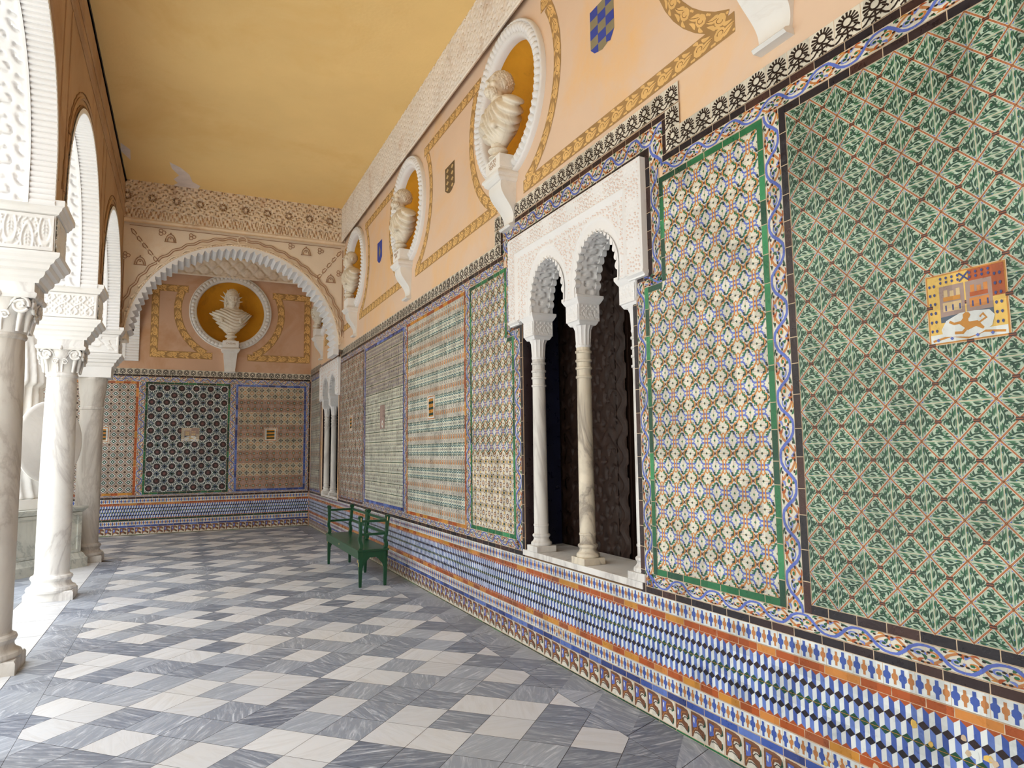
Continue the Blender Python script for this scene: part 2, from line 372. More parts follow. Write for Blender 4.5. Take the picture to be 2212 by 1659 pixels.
def laceria():
    p = gr('g_ground')
    bl = []
    for s in (1, -1):
        y = lambda v: .5+s*(v-.5)
        bl += strk([(0, y(.86)), (.10, y(.80)), (.20, y(.62)), (.30, y(.58)), (.70, y(.58)), (.80, y(.62)), (.90, y(.80)), (1, y(.86))], .068, 'g_blue', 3)
        bl += strk([(.5+s*.20, .58), (.5+s*.28, .5), (.5+s*.20, .42)], .05, 'g_blue2', 3)
    p += bl
    for s in (1, -1):
        x = lambda v: .5+s*(v-.5)
        p += strk([(x(.92), .0), (x(.86), .12), (x(.72), .16), (x(.58), .34), (x(.57), .66), (x(.72), .84), (x(.86), .88), (x(.92), 1)], .062, 'g_orange', 4)
        p += strk([(.42, .5+s*.22), (.5, .5+s*.29), (.58, .5+s*.22)], .045, 'g_orange', 4)
    c = []
    c += strk([(0, .17), (.10, .17), (.10, .25), (.18, .25), (.18, .34), (.27, .34)], .055, 'g_fgreen', 5)
    c += strk([(.17, .0), (.17, .07), (.26, .07), (.26, .14)], .055, 'g_dgreen', 5)
    c += [('g_dgreen', 5, [(.04, .5), (0, .56), (-.0, .44)])] + [('g_fgreen2', 5, [(.46, 0), (.54, 0), (.5, .06)])]
    c += disc(.0, .0, .05, 'g_wine', 5, 8) + disc(.06, .06, .02, 'g_ink', 6, 6)
    return p+four(c)
LACERIA = laceria()+four([('g_ground2', 1.6, [(.5, .02), (.58, .17), (.5, .32), (.42, .17)]), ('g_aqua', 2, [(.30, .30), (.42, .34), (.34, .42)])]+disc(.25, .25, .028, 'g_fgreen3', 5, 5)+disc(.335, .09, .022, 'g_blue', 5, 4))
QUATRE = gr('g_ground') + four(strk(arcp(.5, .22, .15, -150, 150, 8)[::-1], .05, 'g_purple', 3) + disc(.5, .23, .085, 'g_yellow', 3, 8) + disc(.0, .0, .2, 'g_purple', 2, 8) + disc(0, 0, .13, 'g_ground', 3, 8) + disc(0, 0, .08, 'g_honey', 4, 6)) + disc(.5, .5, .1, 'g_fgreen3', 4, 6)
def teal_row():
    p = gr('g_ground2')
    for cx in (0, .5, 1):
        for cy, s in ((0, 1), (1, -1)):
            p += strk([(min(1, max(0, x)), y) for x, y in arcp(cx, cy, .29, 0, 180*s, 8)], .085, 'g_teal', 3)
            p += strk([(min(1, max(0, x)), y) for x, y in arcp(cx, cy, .13, 0, 180*s, 6)], .05, 'g_dgreen', 3)
    for cx in (.25, .75):
        p += disc(cx, .5, .10, 'g_slate', 3, 8) + disc(cx, .5, .05, 'g_white', 4, 6) + strk([(cx, .3), (cx, .7)], .03, 'g_steel', 2)
    for cx in (.0, .5, 1): p += disc(cx, .5, .08, 'g_ground', 3, 6)+disc(cx, .5, .04, 'g_dgreen', 4, 5)
    return p
TEALROW = teal_row()
def onion_row():
    p = gr('g_ground')
    for cx in (.25, .75):
        for s in (1, -1):
            p += strk([(cx, .97), (cx+s*.06, .86), (cx+s*.19, .62), (cx+s*.2, .4), (cx+s*.12, .16), (cx, .04)], .035, 'g_slate', 4)
        p += disc(cx, .48, .13, 'g_orange', 3, 8, .2) + disc(cx, .52, .05, 'g_ground', 5, 6, .08) + disc(cx, .5, .02, 'g_rust', 6, 5)
        p += disc(cx, .2, .035, 'g_dblue', 5, 5) + disc(cx, .82, .03, 'g_dblue', 5, 5)
    for cx in (0, .5, 1): p += disc(cx, .08, .05, 'g_steel', 3, 6) + disc(cx, .92, .05, 'g_steel', 3, 6)
    return p
ONION = onion_row()
def chevron(dark):
    p = gr('g_stone' if dark else 'g_ground2')+sum((disc(.08+.167*k, .5, .03, 'g_green2', 3, 4)+disc(.08+.167*k, .86, .025, 'g_bronze', 3, 4)+disc(.08+.167*k, .12, .028, 'g_slate', 3, 4) for k in range(6)), [])
    for cx in (.17, .5, .83):
        for cy, k in ((.28, 1), (.66, 1)):
            p += [('g_slate' if not dark else 'g_dblue', 3, [(cx-.12, cy-.14), (cx, cy-.06), (cx+.12, cy-.14), (cx+.03, cy+.16), (cx-.03, cy+.16)])]
            p += disc(cx, cy-.02, .035, 'g_honey', 4, 5)
        p += strk([(cx-.1, .06), (cx+.1, .06)], .03, 'g_steel', 3)
    p += [('g_fgreen3', 4, [(0, .93), (1, .93), (1, 1), (0, 1)])]
    return p
CHEV1, CHEV2 = chevron(False), chevron(True)
def brownmix():
    p = gr('g_stone') + four(disc(.5, .16, .09, 'g_slate', 3, 6) + disc(0, 0, .22, 'g_steel', 3, 8) + disc(0, 0, .13, 'g_ground', 4, 6) + strk([(.2, .2), (.4, .4)], .07, 'g_rust', 3) + disc(.25, .12, .04, 'g_ink', 4, 5))
    return p+disc(.5, .5, .15, 'g_fgreen3', 3, 8)+disc(.5, .5, .08, 'g_ground', 4, 6)
BROWNMIX = brownmix()
def diam():
    p = gr('g_mauve')+four([('g_stone', 2, [(0, 0), (.36, 0), (0, .36)]), ('g_knot', 3, [(0, 0), (.2, 0), (0, .2)])])
    for r, m, l in ((.46, 'g_knot', 3), (.42, 'g_white', 4), (.29, 'g_fgreen3', 5), (.13, 'g_white', 6)):
        p += [(m, l, [(.5, .5-r), (.5+r, .5), (.5, .5+r), (.5-r, .5)])]
    return p
DIAM = diam()
def circ():
    p = gr('g_slate')
    p += four(disc(0, 0, .17, 'g_fgreen3', 2, 8)+disc(0, 0, .08, 'g_ground', 3, 6)+disc(.25, .05, .04, 'g_white', 3, 5)+disc(.05, .25, .04, 'g_white', 3, 5))
    for k in range(14):
        a = 2*pi*k/14; p += disc(.5+.40*math.cos(a), .5+.40*math.sin(a), .062, 'g_white', 3, 6)
    return p+disc(.5, .5, .36, 'g_dgreen', 4, 16)+disc(.5, .5, .31, 'g_white', 5, 16)+disc(.5, .5, .27, 'g_black', 6, 14)+disc(.5, .5, .12, 'g_mauve', 7, 6)
CIRC = circ()
ALT1 = gr('g_mauve')+four(strk([(.5, .1), (.1, .5)], .07, 'g_bronze', 3)+disc(.5, .06, .06, 'g_dgreen', 4, 5))+[('g_fgreen3', 4, [(.32, .32), (.68, .32), (.68, .68), (.32, .68)]), ('g_ground', 5, [(.4, .4), (.6, .4), (.6, .6), (.4, .6)])]+disc(.5, .5, .06, 'g_ink', 6, 5)
ALT2 = gr('g_stone')+four(strk([(0, .3), (.3, 0)], .08, 'g_bronze', 3)+disc(.5, .28, .10, 'g_ink', 4, 5)+disc(.33, .33, .05, 'g_fgreen', 4, 5))+disc(.5, .5, .09, 'g_slate', 5, 6)
def rinceau(alt):
    p = gr('g_ground', .006)
    s = 1 if alt else -1
    Y = lambda y: .5+s*(y-.5)
    p += strk([(0, Y(.08)), (.2, Y(.12)), (.38, Y(.34)), (.6, Y(.72)), (.8, Y(.88)), (1, Y(.92))], .10, 'g_bronze', 4)
    p += strk([(0, Y(.92)), (.2, Y(.88)), (.38, Y(.66)), (.6, Y(.28)), (.8, Y(.12)), (1, Y(.08))], .125, 'g_blue', 4.8)
    p += leaf(.12, Y(.66), .34, Y(.86), .13, 'g_green', 3)+leaf(.66, Y(.14), .5, Y(.08), .1, 'g_fgreen3', 3)+leaf(.88, Y(.5), .97, Y(.8), .12, 'g_green', 3)+leaf(.6, Y(.9), .84, Y(.94), .1, 'g_honey', 3)+leaf(.14, Y(.06), .4, Y(.1), .1, 'g_rust', 3)
    p += strk([(x, Y(y)) for x, y in spir(.2, .5, .2, .05, 190, -160, 12)], .07, 'g_orange', 3)
    p += strk([(x, Y(y)) for x, y in spir(.8, .5, .2, .05, 10, -340, 12)], .07, 'g_blue2', 3)
    p += disc(.2, Y(.5), .07, 'g_fgreen', 5, 6)+disc(.8, Y(.5), .07, 'g_fgreen3', 5, 6)+leaf(.4, Y(.86), .6, Y(.97), .1, 'g_fgreen', 5)+leaf(.6, Y(.1), .42, Y(.03), .1, 'g_green', 5)
    for x, y in ((.08, .62), (.48, .15), (.93, .4), (.52, .85), (.9, .9), (.06, .12), (.62, .5), (.4, .42)): p += disc(x, Y(y), .06, 'g_ink', 5, 5)
    p += leaf(.02, Y(.3), .2, Y(.1), .12, 'g_blue2', 4) + leaf(.8, Y(.95), .98, Y(.7), .12, 'g_rust', 4)
    return p
RINC = [rinceau(True), rinceau(False)]
def cross(m, cx, cy, h, w, l=3):
    a, b = w*.5, w*.22
    return [(m, l, [(cx-b, cy-h), (cx+b, cy-h), (cx+b, cy-h*.45), (cx+a, cy-h*.25), (cx+a, cy+h*.25), (cx+b, cy+h*.45), (cx+b, cy+h), (cx-b, cy+h), (cx-b, cy+h*.45), (cx-a, cy+h*.25), (cx-a, cy-h*.25), (cx-b, cy-h*.45)])]
CROSS = gr('g_white', .01)+sum((cross('g_cobalt' if k % 2 == 0 else 'g_bronze', .125+.25*k, .5, .42 if k % 2 == 0 else .36, .235 if k % 2 == 0 else .19) for k in range(4)), [])+sum((disc(.25*k, .5, .028, 'g_grout', 2, 4) for k in range(5)), [])
def cubes():                                      # 3 columns, 2 staggered rows of blocks per tile
    p = []
    w = 1/3; h = .5; d = .13
    for c in range(3):
        for r in range(2):
            x = c*w+(w/2 if r else 0); y0 = r*h; y1 = y0+h
            p += [('g_white', 2, [(x, y0), (x+w/2, y0+d), (x+w/2, y1), (x, y1-d)]), ('g_cobalt' if (c+r) % 2 else 'g_cobalt2', 2, [(x+w/2, y0+d), (x+w, y0), (x+w, y1-d), (x+w/2, y1)])]
    return p
CUBES = cubes()
def cuberow(m, shift):
    w = 1/3; d = .13; x = w/2 if shift else 0
    return [(m, 3, [(x+c*w-w/2, .5), (x+c*w, .5-d), (x+c*w+w/2, .5), (x+c*w, .5+d)]) for c in range(3)]
def scallop():
    p = gr('g_ground', .02)
    p += [('g_umber', 2, [(.07, .04), (.16, .04), (.30, .30), (.46, .33), (.70, .22), (.88, .08), (.92, .26), (.84, .42), (.64, .47), (.52, .58), (.58, .68), (.74, .70), (.90, .60), (.94, .80), (.84, .93), (.60, .97), (.07, .97)])]
    p += [('g_blue', 3, [(.17, .40), (.30, .42), (.44, .50), (.40, .70), (.46, .84), (.17, .86)]), ('g_white', 4, [(.21, .62), (.28, .56), (.30, .76), (.22, .78)])]
    p += strk([(.16, .20), (.30, .38), (.48, .42), (.44, .60), (.50, .76), (.74, .82)], .035, 'g_bronze', 5)
    p += strk([(.93, .82), (.93, .66), (.82, .58)], [.03, .08, .03], 'g_fgreen3', 5)+strk([(.84, .62), (.68, .64), (.56, .54)], .03, 'g_ink', 5)
    p += strk([(.92, .36), (.90, .18), (.82, .10)], [.03, .07, .03], 'g_fgreen3', 5)+strk([(.80, .14), (.62, .24), (.42, .27), (.28, .22)], .03, 'g_ink', 5)
    return p
SCALLOP = scallop()
def sun(head_only=False):
    p = gr('g_ground', .01)
    I = 'g_ink'
    for k in range(11):
        a = math.radians(-25+230*k/10); r1 = .25; r2 = .46
        p += strk([(.5+r1*math.cos(a)*.75, .60+r1*math.sin(a)*.6), (.5+r2*math.cos(a)*.95, .60+r2*math.sin(a)*.8)], [.055, .09], I, 3)
    p += strk(arcp(.5, .62,   .19, 0, 360, 12, .17)[:-1], .075, I, 3, True)
    p += strk([(.5, .48), (.5, .0)], .07, I, 3)
    for s in (1, -1):
        x = lambda v: .5+s*v
        p += strk([(x(0), .40), (x(.2), .30), (x(.38), .36), (x(.46), .28)], .07, I, 3)+strk([(x(0), .22), (x(.2), .26), (x(.34), .12), (x(.48), .06)], .07, I, 3)
        p += strk([(x(.0), .12), (x(.16), .02)], .065, I, 3)+strk([(x(.24), .44), (x(.34), .38)], .05, I, 3)+strk([(x(.2), .28), (x(.18), .16)], .04, I, 3)
    return p
SUN = sun()
def crest_big():                                  # castle, tower and lion quarters inside a small-bell border
    p = [('g_honey', 1, [(0, 0), (1, 0), (1, 1), (0, 1)]), ('g_yellow', 2, [(.02, .02), (.98, .02), (.98, .98), (.02, .98)]), ('g_rust', 3, [(.55, .98), (.98, .98), (.98, .55), (.83, .55), (.83, .82), (.55, .82)])]
    p += [('g_mauve', 3, [(.17, .36), (.49, .36), (.49, .82), (.17, .82)]), ('g_mauve', 4, [(.51, .4), (.83, .4), (.83, .82), (.51, .82)]), ('g_slate', 3, [(.17, .3), (.83, .3), (.83, .42), (.17, .38)])]
    for x0, m, m2 in ((.21, 'g_sand', 'g_honey'), (.55, 'g_orange', 'g_rust')):
        p += [(m, 5, [(x0, .45), (x0+.24, .45), (x0+.24, .58), (x0, .58)]), (m2, 5, [(x0+.01, .6), (x0+.23, .6), (x0+.23, .66), (x0+.01, .66)])]
        for k in range(3):
            p += [(m, 5, [(x0+.02+k*.08, .66), (x0+.07+k*.08, .66), (x0+.07+k*.08, .76-.02*(k % 2)), (x0+.02+k*.08, .76-.02*(k % 2))]), ('g_dblue', 6, [(x0+.03+k*.09, .46), (x0+.05+k*.09, .46), (x0+.05+k*.09, .54), (x0+.03+k*.09, .54)])]
    p += [('g_white', 6, [(.19, .10), (.40, .07), (.52, .05), (.66, .08), (.80, .16), (.84, .3), (.78, .38), (.6, .4), (.42, .4), (.24, .32), (.17, .2)])]
    p += strk([(.50, .34), (.46, .26), (.52, .2), (.62, .22), (.7, .14)], [.05, .1, .1, .07, .03], 'g_honey', 7)+strk([(.46, .27), (.34, .26), (.28, .3)], .035, 'g_honey', 7)+strk([(.52, .2), (.44, .12), (.34, .13)], .04, 'g_honey', 7)+strk([(.64, .22), (.74, .28), (.7, .34), (.66, .3)], .025, 'g_honey', 7)+disc(.5, .35, .05, 'g_honey', 8, 7)
    for k in range(6):
        for x in (.05, .11, .87, .93): p += leaf(x, .22+k*.13, x, .17+k*.13, .035, 'g_dblue', 8, 0)
    for k in range(9):
        for y in (.87, .93):
            if k != 4: p += leaf(.2+k*.075, y+.025, .2+k*.075, y-.02, .035, 'g_dblue', 8, 0)
    p += strk([(.44, .84), (.56, .96)], .02, 'g_dblue', 8)+strk([(.56, .84), (.44, .96)], .02, 'g_dblue', 8)
    p += [('g_white', 3, [(.02, .02), (.98, .02), (.98, .14), (.02, .14)])]+strk([(.05, .05), (.3, .1), (.5, .04), (.7, .1), (.95, .06)], .03, 'g_honey', 4)
    for x in (.12, .3, .62, .8): p += disc(x, .06, .025, 'g_blue', 8, 4)
    return p
CREST = crest_big()
STRIPES = [('g_ground', 1, [(0, 0), (1, 0), (1, 1), (0, 1)]), ('g_bronze', 2, [(.05, .04), (.95, .04), (.95, .96), (.05, .96)]), ('g_white', 3, [(.1, .08), (.9, .08), (.9, .92), (.1, .92)])] + \
    [('g_honey', 4, [(.2, .14), (.8, .14), (.8, .86), (.2, .86)])] + [('g_dgreen', 5, [(.2, .18+k*.23), (.8, .2+k*.23), (.8, .3+k*.23), (.2, .28+k*.23)]) for k in range(3)]
# ------------------------------------------------------------------ tile fields
T = .14
def grid(u0, u1, v0, v1, su, sv=None):
    sv = sv or su
    return [(u0+su*(i+.5), v0+sv*(j+.5)) for j in range(int(round((v1-v0)/sv))) for i in range(int(round((u1-u0)/su)))]
def fit(a, b, s=T): n = max(1, round((b-a)/s)); return (b-a)/n
def bars(F, u0, u1, v0, v1, ms, layer=1, g=.004, step=.14, horiz=None):
    horiz = (u1-u0) > (v1-v0) if horiz is None else horiz
    L = (u1-u0) if horiz else (v1-v0); n = max(1, round(L/step)); F.rect(u0, u1, v0, v1, 'g_grout', 0)
    cuts = [0]+[(i+rng.uniform(-.15, .15))/n for i in range(1, n)]+[1]
    for a, b in zip(cuts, cuts[1:]):
        m = ms[rng.randint(len(ms))]
        if horiz: F.rect(u0+L*a+g/2, u0+L*b-g/2, v0+g/2, v1-g/2, m, layer)
        else: F.rect(u0+g/2, u1-g/2, v0+L*a+g/2, v0+L*b-g/2, m, layer)
def frame(F, pts, w, ms):                         # closed outline (outer corners, counter-clockwise, axis aligned)
    n = len(pts)
    for i in range(n):
        (a, b), (c, d) = pts[i], pts[(i+1) % n]
        if abs(b-d) < 1e-6:
            s = 1 if c > a else -1; y0, y1 = (b, b+w) if s > 0 else (b-w, b)
            bars(F, min(a, c), max(a, c), y0, y1, ms, horiz=True)
        else:
            s = 1 if d > b else -1; x0, x1 = (a-w, a) if s > 0 else (a, a+w)
            bars(F, x0, x1, min(b, d), max(b, d), ms, layer=2, horiz=False)
def rinc_h(F, u0, u1, v0, v1):
    s = fit(u0, u1, .145); F.rect(u0, u1, v0, v1, 'g_grout', 0); P = grid(u0, u1, v0, v1, s, v1-v0)
    for k in (0, 1): F.stamp(RINC[k], P[k::2], s, v1-v0)
def rinc_v(F, u0, u1, v0, v1):
    s = fit(v0, v1, .145); F.rect(u0, u1, v0, v1, 'g_grout', 0); P = grid(u0, u1, v0, v1, u1-u0, s)
    for k in (0, 1):
        q = [(m, l, [(y, x) for x, y in r]) for m, l, r in RINC[k]]
        F.stamp(q, P[k::2], u1-u0, s)
def field(wall, name, label, region, rows, fm, fw_, pos_out, group=None, cut=None, jit=.006):
    """region = outer frame rectangle u0,u1,v0,v1; rows = function(row index from top, column) -> drawing"""
    u0, u1, v0, v1 = region; F = Flat(wall)
    a0, a1, b0, b1 = u0+fw_, u1-fw_, v0+fw_, v1-fw_; su, sv = fit(a0, a1), fit(b0, b1)
    nu, nv = round((a1-a0)/su), round((b1-b0)/sv)
    by = {}
    for j in range(nv):
        for i in range(nu):
            u, v = a0+su*(i+.5), b1-sv*(j+.5)
            if cut and cut(u, v): continue
            d = rows(j, i, nv); by.setdefault(id(d), (d, []))[1].append((u, v))
            F.rect(u-su/2, u+su/2, v-sv/2, v+sv/2, 'g_grout', 0)
    for d, P in by.values(): F.stamp(d, P, su, sv, jit=jit)
    o = F.build(name); tagset(o, label, 'tile panel', group)
    B = Flat(wall, .006); frame(B, pos_out, fw_, fm); B.build('tile_border', o)
    return o, su, sv
def rect_out(r): return [(r[0], r[2]), (r[1], r[2]), (r[1], r[3]), (r[0], r[3])]
def zc(z): return EYE+(z-EYE)*1.008
GREENS = ['g_fgreen', 'g_fgreen2', 'g_fgreen3', 'g_fgreen']; BLACKS = ['g_black', 'g_black2', 'g_knot', 'g_black2']; OR = ['g_rust', 'g_orange', 'g_rust', 'g_honey', 'g_brown']; BL = ['g_cobalt', 'g_cobalt2', 'g_dblue']
PT, PB = 3.235, .842
gp = 'tiled panels along the long right wall'
# nearest lattice panel: Y from 2.303 towards the viewer
r = (-2.303, -2.303+.09+14*T+.0, PB, PT)
o, su, sv = field(RW, 'tile_panel', 'green leafy lattice tile panel in a black frame, nearest on the long wall', r, lambda j, i, n: LATTICE, BLACKS, .043, rect_out(r), gp)
F = Flat(RW, .007); w_, h_ = .29, .27; F.rect(-1.64, -1.64+w_, 1.965, 1.965+h_, 'g_grout', 0); F.stamp(CREST, [(-1.64+w_/2, 1.965+h_/2)], w_-.006, h_-.006); F.build('crest_tile', o)['label'] = 'square heraldic tile with castles and a lion'
# green framed strapwork panels either side of the near window
st = -3.236
rg = (-3.41, -2.404, PB, PT)
field(RW, 'tile_panel', 'white strapwork tile panel in a green frame, right of the near window', rg, lambda j, i, n: LACERIA, GREENS, .04,
      [(-3.41, PB), (-2.404, PB), (-2.404, PT), (-3.236, PT), (-3.236, 2.59), (-3.41, 2.59)], gp, cut=lambda u, v: u < -3.20 and v > 2.60)
rg = (-6.30, -5.29, PB, PT)
field(RW, 'tile_panel', 'green framed strapwork tile panel with purple quatrefoils at its foot', rg, lambda j, i, n: QUATRE if j >= n-5 else LACERIA, GREENS, .04,
      [(-6.30, PB), (-5.29, PB), (-5.29, 2.59), (-5.43, 2.59), (-5.43, PT), (-6.30, PT)], gp, cut=lambda u, v: u > -5.47 and v > 2.60)
r = (-8.46, -6.42, PB-.02, PT); o, _, _ = field(RW, 'tile_panel', 'orange framed panel of alternating teal scale and orange bulb tile rows', r, lambda j, i, n: TEALROW if j % 2 else ONION, OR, .04, rect_out(r), gp)
F = Flat(RW, .007); F.stamp(STRIPES, [(-7.5, 2.1)], .27, .29); F.build('crest_tile', o)['label'] = 'heraldic tile with green and gold stripes'
r = (-10.72, -8.58, PB-.005, PT); o, _, _ = field(RW, 'tile_panel', 'blue framed tile panel ruled with thin green lines', r, lambda j, i, n: CHEV2 if j < 5 else CHEV1, BL, .045, rect_out(r), gp)
F = Flat(RW, .007); F.stamp([('g_mauve', 1, [(0, 0), (1, 0), (1, 1), (0, 1)])]+disc(.5, .2, .16, 'g_white', 2, 10)+disc(.5, .2, .07, 'g_honey', 3, 6), [(-9.65, 2.1)], .26, .34); F.build('crest_tile', o)['label'] = 'worn heraldic tile with a white ring'
r = (-12.62, -10.81, PB-.06, PT+.01); o, _, _ = field(RW, 'tile_panel', 'dense brown and grey tile panel in a brown frame beside the far window', r, lambda j, i, n: BROWNMIX if (i+j) % 2 else ALT1, ['g_knot', 'g_wine'], .035, rect_out(r), gp)
F = Flat(RW, .007); F.stamp(STRIPES, [(-11.7, 2.1)], .24, .27); F.build('crest_tile', o)['label'] = 'heraldic tile with green and gold stripes'
r = (-15.78, -14.62, PB-.06, PT); o, _, _ = field(RW, 'tile_panel', 'narrow grey tile panel in the corner beyond the far window', r, lambda j, i, n: BROWNMIX if j % 2 else CHEV1, BL, .035, rect_out(r), gp)
# end wall panels
gb = 'tiled panels on the end wall'
r = (-4.42, -2.68, .80, 3.11); field(BW, 'tile_panel', 'blue framed panel on the end wall hidden behind the columns and statue', r, lambda j, i, n: ALT2, BL, .05, rect_out(r), gb)
r = (-2.56, -.86, .80, 3.11); o, _, _ = field(BW, 'tile_panel', 'orange framed panel of green and white diamonds on the end wall', r, lambda j, i, n: DIAM, OR, .05, rect_out(r), gb)
F = Flat(BW, .007); F.stamp(STRIPES, [(-1.5, 2.02)], .3, .32); F.build('crest_tile', o)['label'] = 'heraldic tile with green and gold stripes'
r = (-.74, .88, .80, 3.11)
def hexcirc():
    F = Flat(BW); u0, u1, v0, v1 = r[0]+.05, r[1]-.05, r[2]+.05, r[3]-.05; F.rect(u0, u1, v0, v1, 'g_slate', 0)
    su = (u1-u0)/5.5; sv = su*.5; n = int((v1-v0)/sv); sv = (v1-v0)/n; P = []
    for j in range(n):
        for i in range(6):
            u = u0+su*(i+(.5 if j % 2 else 0)+.25*0)+su*.25
            if u+su*.26 < u1+.01: P.append((u, v0+sv*(j+.5)))
    F.stamp(disc(.5, .5, .5, 'g_dgreen', 1, 14)+sum((disc(.5+.43*math.cos(2*pi*k/15), .5+.43*math.sin(2*pi*k/15), .06, 'g_white', 2, 6) for k in range(15)), [])+disc(.5, .5, .38, 'g_white', 3, 18)+disc(.5, .5, .335, 'g_black', 4, 16)+disc(.5, .5, .16, 'g_purple', 5, 6), P, su*.70)
    G2 = []
    for (u, v) in P:
        for a in range(8): G2.append((u+su*.43*math.cos(a*pi/4+.4), v+su*.43*math.sin(a*pi/4+.4)))
        for du in (-.5, .5): G2.append((u+su*du, v))
    G2 = [(u, v) for u, v in G2 if u0 < u < u1 and v0 < v < v1 and all((u-a)**2+(v-b)**2 > (su*.35)**2 for a, b in P)]
    F.stamp(disc(.5, .5, .5, 'g_white', 1, 5)+disc(.5, .5, .28, 'g_fgreen3', 2, 5), G2, .034)
    G3 = [(rng.uniform(u0+.02, u1-.02), rng.uniform(v0+.02, v1-.02)) for _ in range(900)]
    F.stamp(disc(.5, .5, .5, 'g_fgreen3', .5, 5), G3[:600], .035); F.stamp(disc(.5, .5, .5, 'g_aqua', .7, 4), G3[600:], .014)
    o = F.build('tile_panel'); tagset(o, 'dark panel of ringed black discs in a green frame, centre of the end wall', 'tile panel', gb)
    B = Flat(BW, .006); frame(B, rect_out(r), .045, ['g_fgreen3', 'g_fgreen', 'g_dgreen']); B.build('tile_border', o)
    return o
o = hexcirc()
PALE = [({'g_honey': 'g_sand', 'g_yellow': 'g_stone', 'g_rust': 'g_mauve', 'g_orange': 'g_sand', 'g_dblue': 'g_mauve'}.get(m, m), l, p) for m, l, p in CREST]
F = Flat(BW, .009); F.stamp(PALE, [(.12, 2.02)], .34, .28); F.build('crest_tile', o)['label'] = 'pale heraldic tile with a white lower field'
r = (.99, 2.47, .80, 3.11); o, _, _ = field(BW, 'tile_panel', 'blue framed sand and green tile panel beside the corner of the end wall', r, lambda j, i, n: ALT1 if (j//2) % 2 else ALT2, BL, .05, rect_out(r), gb)
F = Flat(BW, .007); F.stamp(STRIPES, [(1.72, 2.02)], .28, .30); F.build('crest_tile', o)['label'] = 'heraldic tile with green and gold stripes'
# ------------------------------------------------------------------ friezes and dado as wall trim
def dado(wall, u0, u1, k, gaps=()):
    F = Flat(wall)
    def band(a, b, v0, v1, pat, w):
        s = fit(a, b, w); F.rect(a, b, v0, v1, 'g_grout', 0); F.stamp(pat, grid(a, b, v0, v1, s, v1-v0), s, v1-v0, jit=.004)
    bars(F, u0, u1, .0, .014, ['g_fgreen3', 'g_dgreen', 'g_fgreen'], step=.2)
    band(u0, u1, .014, .157, SCALLOP, .131)
    bars(F, u0, u1, .158, .197, BL)
    band(u0, u1, .199, .281, CROSS, .135)
    s = fit(u0, u1, T); F.rect(u0, u1, .322, .602, 'g_grout', 0)
    P = grid(u0, u1, .3255, .5995, s, .137)
    F.stamp(CUBES, P, s, .137)
    n = int(round((u1-u0)/s))
    for v, m, sh in ((.3255, 'g_rust', 1), (.394, 'g_black2', 0), (.4625, 'g_fgreen3', 1), (.531, 'g_black', 0), (.5995, 'g_rust', 1)):
        F.stamp(cuberow(m, sh), [(u0+s*(i+.5), v) for i in range(n)], s, .137)
    F.rect(u0, u1, .301, .3235, 'g_grout', 3.5); F.rect(u0, u1, .601, .622, 'g_grout', 3.5)
    bars(F, u0, u1, .285, .3235, OR if k == 1 else GREENS[2:3]+['g_dgreen'], layer=4.5); bars(F, u0, u1, .6015, .638, OR, layer=4.5)
    F.rect(u0, u1, .4615, .4632, 'g_honey', 4)
    band(u0, u1, .640, .722, CROSS, .135)
    if k == 1:                                        # worn patches where the glaze has gone, low on the near stretch
        for cu, cv, nn in ((-2.1, .24, 26), (-1.75, .25, 22), (-1.55, .5, 16), (-3.3, .68, 5), (-4.6, .24, 8), (-1.3, .4, 14)):
            for _ in range(nn):
                u, v = cu+rng.normal(0, .12), cv+rng.normal(0, .022); r_ = rng.uniform(.006, .018); m_ = ['g_ground', 'g_grout', 'g_yellow', 'g_grout', 'g_white'][rng.randint(5)]
                F.poly([(u+r_*rng.uniform(.6, 1.3)*math.cos(t), v+r_*rng.uniform(.6, 1.2)*math.sin(t)) for t in np.linspace(0, 2*pi, 8)[:-1]], m_, 6)
    o = F.build('trim_%d' % k); tagset(o, kind='structure'); return o
dado(RW, -15.88, 2.0, 1); dado(BW, -4.5, 2.55, 2)
F = Flat(RW)
W1, W2 = (3.54, 5.13), (12.82, 14.38)              # window openings in Y
# black line above the dado, broken by the sills
for a, b in ((-15.88, -W2[1]-.06), (-W2[0]+.06, -W1[1]-.045), (-W1[0]+.045, 2.0)): bars(F, a, b, .722, .762, BLACKS)
